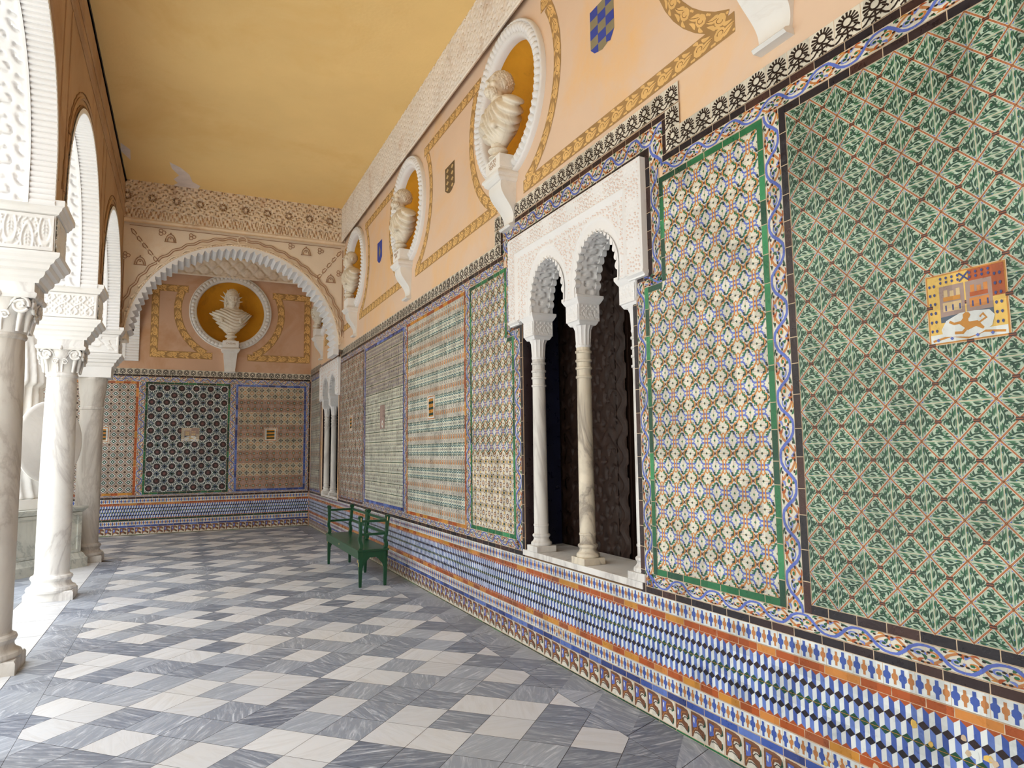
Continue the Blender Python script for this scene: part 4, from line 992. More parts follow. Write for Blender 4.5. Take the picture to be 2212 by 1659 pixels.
# ------------------------------------------------------------------ solid shapes from distance fields
def snet(fn, lo, hi, res):
    ax = [np.arange(l, h+res, res) for l, h in zip(lo, hi)]
    X, Y, Z = np.meshgrid(*ax, indexing='ij'); F_ = fn(X, Y, Z)
    ins = F_ < 0; n = [len(a)-1 for a in ax]
    acc = np.zeros((*n, 3)); cnt = np.zeros(n)
    for axis in range(3):
        for o1 in (0, 1):
            for o2 in (0, 1):
                sl0 = [slice(0, m) for m in n]; oth = [k for k in range(3) if k != axis]
                for k, o_ in zip(oth, (o1, o2)): sl0[k] = slice(o_, n[k]+o_)
                sl1 = list(sl0); sl1[axis] = slice(1, n[axis]+1)
                a, b = F_[tuple(sl0)], F_[tuple(sl1)]; c = (a < 0) != (b < 0)
                t = np.where(c, a/np.where(c, a-b, 1), 0)
                p = [np.full(n, float(0))]*3; p = [None]*3; p[axis] = t; p[oth[0]] = np.full(n, float(o1)); p[oth[1]] = np.full(n, float(o2))
                for k in range(3): acc[..., k] += np.where(c, p[k], 0)
                cnt += c
    act = cnt > 0; idx = -np.ones(n, int); idx[act] = np.arange(act.sum())
    ijk = np.argwhere(act); V = (ijk+acc[act]/cnt[act][:, None])*res+np.array(lo)
    Q = []
    for axis in range(3):
        oth = [k for k in range(3) if k != axis]
        sl0 = [slice(1, m) for m in n]; sl0[axis] = slice(0, n[axis]); sl1 = list(sl0); sl1[axis] = slice(1, n[axis]+1)
        a, b = ins[tuple(sl0)], ins[tuple(sl1)]; c = np.argwhere(a != b); fl2 = b[tuple(c.T)]
        c = c.copy()
        for k in oth: c[:, k] += 1
        e1 = np.zeros(3, int); e1[oth[0]] = 1; e2 = np.zeros(3, int); e2[oth[1]] = 1
        g = lambda d: idx[tuple((c-d).T)]
        q = np.stack([g(e1+e2), g(e2), g(0*e1), g(e1)], 1)
        if axis == 1: fl2 = ~fl2
        q[fl2] = q[fl2][:, ::-1]; Q.append(q)
    return V, np.concatenate(Q)
def smin(a, b, k):
    h = np.clip(.5+.5*(b-a)/k, 0, 1); return b+(a-b)*h-k*h*(1-h)
def ell(X, Y, Z, c, r):
    q = np.sqrt(((X-c[0])/r[0])**2+((Y-c[1])/r[1])**2+((Z-c[2])/r[2])**2); return (q-1)*min(r)
def cap(X, Y, Z, a, b, r, r2=None):
    r2 = r if r2 is None else r2
    a = np.array(a, float); d = np.array(b, float)-a; t = np.clip(((X-a[0])*d[0]+(Y-a[1])*d[1]+(Z-a[2])*d[2])/(d@d), 0, 1)
    return np.sqrt((X-a[0]-d[0]*t)**2+(Y-a[1]-d[1]*t)**2+(Z-a[2]-d[2]*t)**2)-(r+(r2-r)*t)
def head(X, Y, Z, curls=1, beard=0, hair=1, long=0):       # face towards -y, chin at z=-.15, crown at z=.15
    f = ell(X, Y, Z, (0, .015, .03), (.083, .108, .112)); f = smin(f, ell(X, Y, Z, (0, -.03, -.045), (.062, .072, .098)), .03)
    f = smin(f, ell(X, Y, Z, (0, -.082, -.118), (.026, .022, .026)), .02)
    f = smin(f, cap(X, Y, Z, (-.045, -.088, .03), (.045, -.088, .03), .014), .02)
    for s in (-1, 1):
        f = np.maximum(f, -ell(X, Y, Z, (.033*s, -.108, .006), (.02, .02, .014))); f = smin(f, ell(X, Y, Z, (.033*s, -.090, .005), (.015, .012, .011)), .004)
        f = smin(f, ell(X, Y, Z, (.045*s, -.075, -.04), (.022, .02, .02)), .02); f = smin(f, ell(X, Y, Z, (.084*s, .02, -.01), (.012, .02, .033)), .006)
    f = smin(f, cap(X, Y, Z, (0, -.100, .02), (0, -.128, -.032), .008, .012), .010); f = smin(f, cap(X, Y, Z, (-.012, -.116, -.036), (.012, -.113, -.036), .008), .006)
    f = smin(f, cap(X, Y, Z, (-.022, -.100, -.068), (.022, -.100, -.068), .008), .006); f = smin(f, cap(X, Y, Z, (-.018, -.098, -.086), (.018, -.098, -.086), .009), .006)
    cu = .0065*(np.sin(X*170+2*np.sin(Z*90))*np.sin(Z*180+2*np.sin(Y*100))+.8*np.sin(Y*190+X*90)*np.sin(Z*150))
    if hair:
        h = ell(X, Y, Z, (0, .03, .035), (.096, .114, .115))+cu*curls
        h = np.maximum(h, -(Y+.075-.2*np.maximum(0, Z-.085)+.0)) if hair < 2 else h
        h = np.maximum(h, -(Z-.02+.3*(-Y-.0)+ .0)*.9-.07)
        f = smin(f, h, .008)
    if long:
        for s in (-1, 1): f = smin(f, ell(X, Y, Z, (.085*s, .03, -.06), (.035, .05, .12))+cu, .01)
    if beard:
        b = smin(ell(X, Y, Z, (0, -.055, -.11), (.066, .06, .055)), cap(X, Y, Z, (0, -.09, -.12), (0, -.085, -.12-.05*beard), .04, .018), .02)+cu*.8
        b = np.maximum(b, Z+.06-.6*np.abs(X)-.3*(Y+.1)); f = smin(f, b, .01)
    return f
def bust_fn(kind):
    bow = {'curly': .22, 'bearded': .18, 'bald': .2, 'crowned': -.25, 'plain': .1}[kind]; turn = {'curly': .1, 'bearded': .12, 'bald': .05, 'crowned': .12, 'plain': .2}[kind]
    zz = np.array([-.02, 0, .06, .12, .2, .28, .33, .38, .43, .5]); ww = np.array([.03, .055, .12, .19, .25, .30, .30, .24, .12, .05]); dd = np.array([.03, .045, .075, .10, .12, .125, .12, .10, .07, .05])
    def fn(X, Y, Z):
        w = np.interp(Z, zz, ww); d = np.interp(Z, zz, dd)
        if kind == 'crowned': w = np.interp(Z, zz, ww*np.array([1, 1, 1, .92, .9, .93, 1.05, 1.0, 1, 1]))
        if kind != 'crowned': w = w*1.16; d = d*1.12
        q = np.sqrt((X/w)**2+((Y-.03)/d)**2); f = (q-1)*np.minimum(w, d)*.8
        th = Z-1.6*X*X*np.sign(1) if kind in ('crowned', 'plain') else Z*.45+X*.55+.25*np.abs(X)
        f = f-(.013 if kind != 'crowned' else .008)*(np.abs(np.sin(th*62+2.5*np.sin(X*11)))**1.5*2-1)*sst(Z, .04, .14)*(1-sst(Z, .36, .44))
        f = np.maximum(np.maximum(f, -Z), Z-.46)
        if kind != 'crowned': f = smin(f, cap(X, Y, Z, (-.17, -.03, .385), (.13, -.10, .14), .022, .03), .025)
        else:
            for s in (-1, 1): f = smin(f, cap(X, Y, Z, (.15*s, .0, .40), (.14*s, -.08, .2), .022), .01)
        f = smin(f, cap(X, Y, Z, (0, .03, .38), (0, .0, .50), .062, .055), .03)
        # head, turned and bowed about the top of the neck
        x, y, z = X, Y-.01, Z-.47; c, s = math.cos(turn), math.sin(turn); x, y = x*c+y*s, -x*s+y*c
        c, s = math.cos(bow), math.sin(bow); y, z = y*c-z*s, y*s+z*c
        h = head(x, y+.02, z-.13, curls=1.2 if kind == 'curly' else .8, beard={'curly': .6, 'bearded': 1}.get(kind, 0), hair={'bald': 0, 'crowned': 1}.get(kind, 1), long=kind == 'crowned')
        return smin(f, h, .012)
    return fn
def npmesh(name, V, Q, m, parent=None, smooth=True):
    me = bpy.data.meshes.new(name); me.vertices.add(len(V)); me.vertices.foreach_set('co', np.asarray(V, 'f').ravel())
    me.loops.add(Q.size); me.loops.foreach_set('vertex_index', Q.astype('i').ravel()); me.polygons.add(len(Q)); me.polygons.foreach_set('loop_start', (np.arange(len(Q))*4).astype('i'))
    me.update(calc_edges=True); me.polygons.foreach_set('use_smooth', [smooth]*len(Q)); me.materials.append(M[m]); return link(name, me, parent)
def text(body, size, loc, rot, m, parent, name='inscription', ext=.001):
    cu = bpy.data.curves.new(name, 'FONT'); cu.body = body; cu.size = size; cu.extrude = ext; cu.align_x = 'CENTER'; cu.align_y = 'CENTER'; cu.space_line = .8
    o = bpy.data.objects.new(name, cu); COL.objects.link(o); bpy.context.view_layer.update(); me = bpy.data.meshes.new_from_object(o.evaluated_get(bpy.context.evaluated_depsgraph_get())); bpy.data.objects.remove(o); me.materials.clear(); me.materials.append(M[m])
    o = link(name, me, parent); o.location = loc; o.rotation_euler = rot; o['kind'] = 'thing'; return o
# ------------------------------------------------------------------ roundels, brackets, busts
def roundel(P, R0, R1, depth, label, m='frame_plaster', eggs=66, wl=None):
    """P(u, v, d) gives a world point about the roundel centre, d = distance out of the wall"""
    V = []; na = eggs*7
    prof = [(R1+.025, 0), (R1+.025, .035), (R1+.018, .045), (R1+.008, .047), (R1, .042), (R1-.004, .034), (R1-.018, .06), (R1-.045, .068), (R1-.07, .056), (R0+.045, .04), (R0+.035, .042), (R0+.01, .025), (R0, .0), (R0, -.05)]
    for i in range(na):
        a = 2*pi*i/na; e = abs(math.sin(a*eggs/2)); e2 = abs(math.cos(a*eggs/2))
        for k, (r, d) in enumerate(prof):
            if k in (6, 7): d += .034*e**.5-.026; r += .010*(e-.5)*(1 if k == 6 else -1)
            if k == 8: d += .03*e**.5-.022
            if k in (3, 4): d += .006*e2; r += .008*e2-.004
            if k == 10: d += .007*abs(math.sin(a*eggs))
            V.append(P(r*math.cos(a), r*math.sin(a), d))
    n = len(prof); Q = [(i*n+k, ((i+1) % na)*n+k, ((i+1) % na)*n+k+1, i*n+k+1) for i in range(na) for k in range(n-1)]
    o = npmesh('roundel', np.array(V), np.array(Q), m); tagset(o, label, 'roundel', 'roundels with busts')
    V = []; nr, na = 14, 64
    for j in range(nr+1):
        t = j/nr; r = (R0+.01)*math.sin(t*pi/2); d = -depth*math.cos(t*pi/2)
        for i in range(na): a = 2*pi*i/na; V.append(P(r*math.cos(a), r*math.sin(a), d-.0))
    Q = [(j*na+i, j*na+(i+1) % na, (j+1)*na+(i+1) % na, (j+1)*na+i) for j in range(nr) for i in range(na)]
    b = npmesh('niche_bowl', np.array(V), np.array(Q), 'ochre', wl); b['label'] = 'mottled ochre concave bowl'
    return o
def bracket(P, R, loc, rz, s, label, textbody=None, plain=False):
    """loc: on the wall at block top; local -y points out of the wall"""
    e = empty('wall_bracket', loc, rz); tagset(e, label, 'bracket', 'brackets under the busts')
    mb = MB(); w = .15*s
    mb.rects([(-w, w, -.17*s, .06, -.115*s), (-w, w, -.17*s, .06, .0)], 'statue_white')
    mb.rects([(-w-.0, w, -.17*s, .06, -.135*s), (-w-.025*s, w+.025*s, -.20*s, .06, -.165*s), (-w-.025*s, w+.025*s, -.20*s, .06, -.185*s), (-w-.01*s, w+.01*s, -.185*s, .06, -.20*s), (-w-.01*s, w+.01*s, -.185*s, .06, -.215*s), (-w+.01, w-.01, -.16*s, .06, -.235*s)][::-1], 'bracket_white')
    mb.box(-w+.004, w-.004, -.165*s, .06, -.14*s, -.11*s, 'bracket_white')
    mb.build('block', e, bevel=.004)
    mb = MB(); pr_ = []
    for k in range(25):                                # S-shaped front, seen from the side
        t = k/24; z = -.235*s-.35*s*t
        if plain: y = -.15*s*(1-.45*t)
        else: y = -(.085+.062*math.cos(t*pi*1.02)+.012*math.sin(t*2*pi))*s
        pr_.append((y, z))
    pr_ += [(-.055*s-(.03 if plain else 0), -.60*s), (-.07*s-(.03 if plain else 0), -.615*s), (-.055*s-(.03 if plain else 0), -.63*s), (0, -.63*s)]
    ws = [w*(.86-.22*(k/24 if plain else (k/24)**1.5)) for k in range(25)]+[w*.68]*2+[w*.7]*2
    V = [(-ww, y, z) for ww, (y, z) in zip(ws, pr_)]+[(ww, y, z) for ww, (y, z) in zip(ws, pr_)]+[(-ww, .05, z) for ww, (y, z) in zip(ws, pr_)]+[(ww, .05, z) for ww, (y, z) in zip(ws, pr_)]
    n = len(pr_); Fq = []
    for k in range(n-1): Fq += [(k, k+1, n+k+1, n+k), (k, 2*n+k, 2*n+k+1, k+1), (n+k, n+k+1, 3*n+k+1, 3*n+k)]
    Fq += [(0, n, 3*n, 2*n), (n-1, 2*n-1, 4*n-1, 3*n-1)]
    mb.mesh(V, Fq, 'bracket_white'); mb.build('console', e, auto=40)
    if textbody: text(textbody, .05*s, (0, -.1705*s, -.058*s), (pi/2, 0, 0), 'engrave', e)
    return e
def bust(kind, loc, rz, s, label, m='statue_stone'):
    e = empty('marble_bust', loc, rz); tagset(e, label, 'bust', 'marble busts')
    V, Q = snet(bust_fn(kind), (-.42, -.26, -.03), (.42, .26, .80), .0075); o = npmesh('figure', V*s+np.array((0, 0, .115*s)), Q, m, e)
    mb = MB(); mb.lathe([(r*s, z*s) for r, z in ((.085, 0), (.085, .012), (.06, .03), (.052, .05), (.085, .066), (.092, .078), (.085, .09), (.06, .1), (.065, .13), (.05, .14))], m, 32)
    mb.build('socle', e, auto=35)
    if kind == 'crowned':
        mb = MB()
        for k in range(9):
            a = pi*(-.05+1.1*k/8); b = .0; x, z = .10*math.cos(a), .10*math.sin(a)
            p0 = Vector((x*.98-.01, -.035, .665+z*1.12)); d = Vector((math.cos(a)*.9, -.12, math.sin(a)*.9+.25)).normalized()
            mb.tube([p0*s, (p0+d*.045)*s, (p0+d*.085)*s], [.016*s, .012*s, .002*s], m, 6)
        mb.build('sun_rays', e)
    return e
info = {2.29: None, 5.34: ('curly', 'marble bust of a curly-haired bearded man, head bowed, in the nearest roundel', 'LVCIVS\nVERVS'), 8.40: ('bearded', 'marble bust of a bearded man in the middle roundel of the long wall', 'MARCVS\nAVR'),
        11.45: ('bald', 'marble bust of a bald man in the small-looking roundel next to the arch wall', None), 14.55: ('plain', 'marble bust glimpsed through the arch on the long wall', None)}
for c, ad in ((2.29, 'above the leafy lattice panel'), (5.34, 'holding the curly-haired bust'), (8.40, 'holding the bearded bust'), (11.45, 'holding the bald bust beside the arch wall'), (14.55, 'on the long wall beyond the arch')):
    roundel(lambda u, v, d, c=c: (WX-d, c-u, NZ+v), .555, .685, .36, ('white egg-and-dart roundel ' if c != 2.29 else 'white roundel at the picture edge ')+ad, wl=wall_r)
    bracket(None, None, (WX, c, 4.18), -pi/2, 1, 'white scrolled wall bracket '+{2.29: 'cut off by the top edge of the picture', 5.34: 'with engraved letters under the curly-haired bust', 8.40: 'under the bearded bust', 11.45: 'under the bald bust', 14.55: 'beyond the arch under the partly hidden bust'}[c], (info[c][2] if info[c] else None))
    if info[c]: bust(info[c][0], (2.455, c, 4.18), -pi/2, .98, info[c][1])
roundel(lambda u, v, d: (MBX+u, BY-d, 4.68+v), .68, .81, .3, 'white roundel holding the crowned bust on the end wall', 'white_plaster', 60, wl=wall_b)
bracket(None, None, (MBX, BY, 4.03), 0, 1.08, 'straight tapering wall bracket under the crowned bust on the end wall', 'CAESAR', plain=True)
bust('crowned', (MBX, BY-.09, 4.03), 0, 1.33, 'marble bust with a spiked sun crown facing out of the end wall')
# ------------------------------------------------------------------ windows
def lobed(yc, zs, R, n, amp):
    P = []
    N = n*8
    for k in range(N+1):
        a = pi*k/N; r = R-amp*abs(math.sin(a*n))**.7; P.append((yc+r*math.cos(a), zs+1.28*r*math.sin(a)))
    return P
def window(y0, y1, k, top, coff, full=True):
    """y0..y1: opening along the wall"""
    W_ = empty('window_%d' % k); tagset(W_, kind='structure')
    f0, f1 = y0-.173, y1+.177; bot = 2.69; XF = 2.525
    cs = [y0+.37, y0+1.08]
    R = .275; zs = 2.76
    def hole(Y, Z):
        m = (Y < y0+.03) & (Z < bot)
        for c in cs: m = m | ((np.abs(Y-c) < R-.012) & (Z < zs)) | (((Y-c)**2+((Z-zs)/1.28)**2) < (R-.012)**2)
        return m
    res = .007 if full else .02
    ny, nz = int((f1-f0)/res), int((top-bot)/res)
    Yg, Zg = np.meshgrid(np.linspace(f0, f1, ny+1), np.linspace(bot, top, nz+1), indexing='ij')
    d = np.minimum(np.minimum(Yg-f0, f1-Yg), top-Zg)      # distance from the outer rectangle
    e = np.clip(d, 0, 1)
    H = .013*(arab(Yg, Zg, .055, .055)-.3)*(d > .012)*(d < .155)
    H = np.where((d >= .155) & (d < .20), .022-.04*(d-.155)/.045*.5, H); H = np.where(d >= .20, -.008+.010*arab(Yg, Zg, .062, .062), H)
    H = np.where((d > .235) & (d < .25), .004, H)
    for c in cs:
        rr_ = np.sqrt((Yg-c)**2+(np.maximum(Zg-zs, 0)/1.28)**2); H = np.where((rr_ < R+.065) & (d > .25), -.004, H); H = np.where((rr_ > R+.055) & (rr_ < R+.07) & (d > .2), .004, H); H = np.where((np.abs(np.abs(Yg-c)-.345) < .008) & (d > .24), .004, H)
    H = np.where(d < .012, .0, H)
    V = np.stack([XF-H.ravel(), Yg.ravel(), Zg.ravel()], 1)
    i, j = np.meshgrid(np.arange(ny), np.arange(nz), indexing='ij'); a = i*(nz+1)+j
    yc_, zc_ = Yg[:-1, :-1]+res/2, Zg[:-1, :-1]+res/2; keep = ~hole(yc_, zc_); a = a[keep]
    so_ = npmesh('surround', V, np.stack([a, a+nz+1, a+nz+2, a+1], 1), 'frame_plaster', W_); so_.data.materials.append(M['frame_ground'])
    lo = ((H[:-1, :-1] < -.0005) & (d[:-1, :-1] > .012) & ((d[:-1, :-1] < .155) | (H[:-1, :-1] < -.0062)) & (d[:-1, :-1] < .155) | ((d[:-1, :-1] > .2) & (H[:-1, :-1] < -.0045) & (H[:-1, :-1] != -.004)))[keep]; so_.data.polygons.foreach_set('material_index', lo.astype('i'))
    mb = MB()
    mb.box(XF+.001, WX+.3, f0, f0+.004, bot, top, 'frame_plaster'); mb.box(XF+.001, WX+.3, f1-.004, f1, bot, top, 'frame_plaster'); mb.box(XF+.001, WX+.3, f0, f1, top-.004, top, 'frame_plaster')
    for a_, b_ in ((f0, y0-.0), (y1, f1)): mb.rects([(XF+.012, WX, a_, b_, bot-.03), (XF+.012, WX, a_, b_, bot-.02), (XF-.008, WX, a_-.006, b_+.006, bot-.006), (XF-.008, WX, a_-.006, b_+.006, bot+.008)], 'frame_plaster')
    ed = sorted([y0-.02, y1+.02]+[c+s*R for c in cs for s in (-1, 1)])
    for a_, b_ in zip(ed[::2], ed[1::2]):
        if b_ > a_: mb.box(XF+.01, XF+.21, a_, b_, bot-.01, zs+.02, 'frame_plaster')
    mb.build('surround_sides', W_, recalc=False)
    # lobed soffits
    mb = MB(); x0, x1 = XF-.006, XF+.21
    for c in cs:
        nl = 17; P = [(c+R-.004, zs-.07)]+lobed(c, zs, R, nl, .026)+[(c-R+.004, zs-.07)]
        for xa, xb, off in ((x0, x0+.04, 0), (x1-.04, x1, 0)):
            for (ya, za), (yb, zb) in zip(P, P[1:]):
                mb.face([(xa, ya, za), (xa, yb, zb), (xb, yb, zb), (xb, ya, za)], 'frame_plaster')
                va, vb = Vector((ya-c, za-zs, 0)), Vector((yb-c, zb-zs, 0)); ka = (R+.02)/max(va.length, .1) if za > zs else 1.05; kb = (R+.02)/max(vb.length, .1) if zb > zs else 1.05
                for xx in (xa, xb): mb.face([(xx, ya, za), (xx, yb, zb), (xx, c+(yb-c)*kb, zs+(zb-zs)*(kb if zb > zs else 1)*1.0+ (0.03 if zb > zs else 0)), (xx, c+(ya-c)*ka, zs+(za-zs)*(ka if za > zs else 1)+(0.03 if za > zs else 0))], 'frame_plaster')
        def pf(U, V, H, c=c):
            o = []
            for s_, x, h in zip(U, V, H):
                if s_ < .07: o.append((x, c+R-h, zs-.07+s_))
                elif s_ > .07+pi: o.append((x, c-R+h, zs-(s_-.07-pi)))
                else: a = s_-.07; o.append((x, c+(R-h)*math.cos(a), zs+1.28*(R-h)*math.sin(a)))
            return np.array(o)
        relief('soffit_carving', pf, 0, .14+pi, x0+.035, x1-.035, .014 if full else .06, lambda U, V: -.004+.02*arab(U*R, V, .15, .16, .4), 'frame_plaster', W_)
    mb.build('arch_lobes', W_, recalc=False)
    mb = MB()                                          # sill and jambs
    zt = .78
    mb.box(WX-.012, WX+.45, y0-.02, y1+.03, zt-.045, zt, 'marble_white'); mb.box(WX+.1, WX+.45, y1+.03, y1+.17, zt-.045, zt, 'marble_white'); mb.build('window_sill', W_, bevel=.004)
    mb = MB()
    mb.box(WX+.002, WX+.11, y1-.004, y1+.02, zt, 2.7, 'g_black'); mb.box(WX+.1, WX+.44, y1+.162, y1+.18, zt, 3.2, 'g_navy'); mb.box(WX+.1, WX+.112, y1, y1+.17, zt, 3.2, 'g_black')
    mb.box(WX+.002, WX+.5, y0-.02, y0, zt, 2.7, 'g_black')
    mb.build('jamb_tiles', W_)
    return W_
window(W1[0], W1[1], 1, 3.425, .02); window(W2[0], W2[1], 2, 3.37, 0, False)
def colonnette(x, y, m, label, grp='slim window columns'):
    e = empty('window_column', (x, y, .78)); tagset(e, label, 'column', grp)
    mb = MB(); mb.box(-.088, .088, -.088, .088, 0, .05, m); mb.lathe([(.083, .05), (.086, .062), (.083, .075), (.07, .085), (.062, .10), (.062, .112), (.072, .122), (.072, .135), (.06, .145)], m, 28); mb.build('base', e, bevel=.003, auto=35)
    pr_ = [(.058, .14), (.058, .2), (.062, .204), (.062, .216), (.058, .22), (.058, .23)]
    pr_ += [(.0585, .25), (.056, .8), (.053, 1.32)]
    for z in (1.335, 1.40, 1.455, 1.52): pr_ += [(.053, z-.004), (.061, z), (.061, z+.014), (.053, z+.018)]
    pr_ += [(.053, 1.565)]
    mb = MB(); mb.lathe(pr_, m, 28); mb.build('shaft', e, auto=35)
    mb = MB(); mb.lathe([(.054, 1.56), (.058, 1.575), (.056, 1.59), (.062, 1.69), (.075, 1.72), (.075, 1.73)], 'frame_plaster', 72, fn=lambda a, r, z: r-.006*abs(math.cos(a*6))**.5*(1.585 < z < 1.73)); mb.build('capital', e, auto=40)
    mb = MB(); mb.rects([(.07, .07, 1.72), (.082, .082, 1.74), (.09, .09, 1.77), (.09, .09, 1.87)], 'frame_plaster')
    mb.rects([(.09, .09, 1.87), (.092, .092, 1.875), (.102, .102, 1.89), (.115, .115, 1.915), (.115, .115, 1.935)], 'frame_plaster'); 
    blk = mb.build('capital_block', e, bevel=.003)
    for k in range(4):
        a = k*pi/2; n = np.array((math.cos(a), math.sin(a), 0)); t = np.array((-math.sin(a), math.cos(a), 0))
        def hh(U, V):
            lat = sst(np.abs(np.sin((U+V)*pi/.036))*np.abs(np.sin((U-V)*pi/.036)), .15, .4); low = arab(U, V, .09, .09, 1.2)
            h = np.where(V > 1.81, .004-.006*lat, .006*low-.002); ed = np.minimum(.084-np.abs(U), np.minimum(V-1.755, 1.868-V)); return np.where(ed < .01, .004, h)
        relief('carving', lambda U, V, H, n=n, t=t: np.outer(U, t)+np.outer(.0905+H, n)+np.outer(V, (0, 0, 1)), -.084, .084, 1.75, 1.868, .005, hh, 'frame_plaster', blk)
    return e
colonnette(2.64, 4.98, 'marble_white', 'slim grey-white marble column, far one of the near window pair')
colonnette(2.64, 4.27, 'marble_cream', 'slim cream marble column with grey veins, standing mid-sill in the near window')
colonnette(2.64, 3.575, 'marble_white', 'slim white column mostly hidden at the near jamb of the near window')
colonnette(2.64, 14.26, 'marble_white', 'slim white column on the far sill, the further one beside the end corner')
colonnette(2.64, 13.55, 'marble_white', 'slim white column on the far sill behind the green bench')
# dark room behind the windows, with carved shutters
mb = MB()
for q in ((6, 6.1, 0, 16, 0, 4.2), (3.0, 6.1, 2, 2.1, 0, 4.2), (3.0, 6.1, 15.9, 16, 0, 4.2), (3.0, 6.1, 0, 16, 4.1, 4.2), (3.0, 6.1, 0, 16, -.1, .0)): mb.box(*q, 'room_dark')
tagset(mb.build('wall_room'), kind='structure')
def shutter(y0, y1, x, label):
    e = empty('carved_shutter', (x, y0, .05)); tagset(e, label, 'shutter')
    w = y1-y0; mb = MB(); mb.box(.0, .04, 0, w, .0, 3.15, 'dark_wood'); mb.build('board', e)
    def fr(name, a, b, c, d, h, dd=.0):
        relief(name, lambda U, V, H: np.stack([-H-dd, U, V], 1), a, b, c, d, .012, h, 'dark_wood', e)
    vine = lambda U, V: .018+.014*sst(np.cos((U-.09)*60-2.2*np.sin(V*2*pi/.22)), .2, .8)
    fr('stile', w-.17, w-.01, 0, 3.1, lambda U, V: .018+.014*sst(np.cos((U-(w-.09))*55-2.2*np.sin(V*2*pi/.2)), .1, .8)); fr('stile', .01, .15, 0, 3.1, vine)
    for z in (.05, 1.55, 2.9): fr('rail', .15, w-.17, z, z+.17, lambda U, V, z=z: .016+.012*sst(np.cos((V-z-.085)*50-2.2*np.sin(U*2*pi/.22)), .1, .8))
    for z0, z1 in ((.22, 1.55), (1.72, 2.9)): fr('panel', .15, w-.17, z0, z1, lambda U, V: .004+.02*arab(U, V, .28, .3))
    return e
shutter(4.30, 5.42, 3.06, 'dark brown carved wooden shutter behind the near window columns')
shutter(13.4, 14.4, 3.06, 'dark wooden shutter behind the far window')
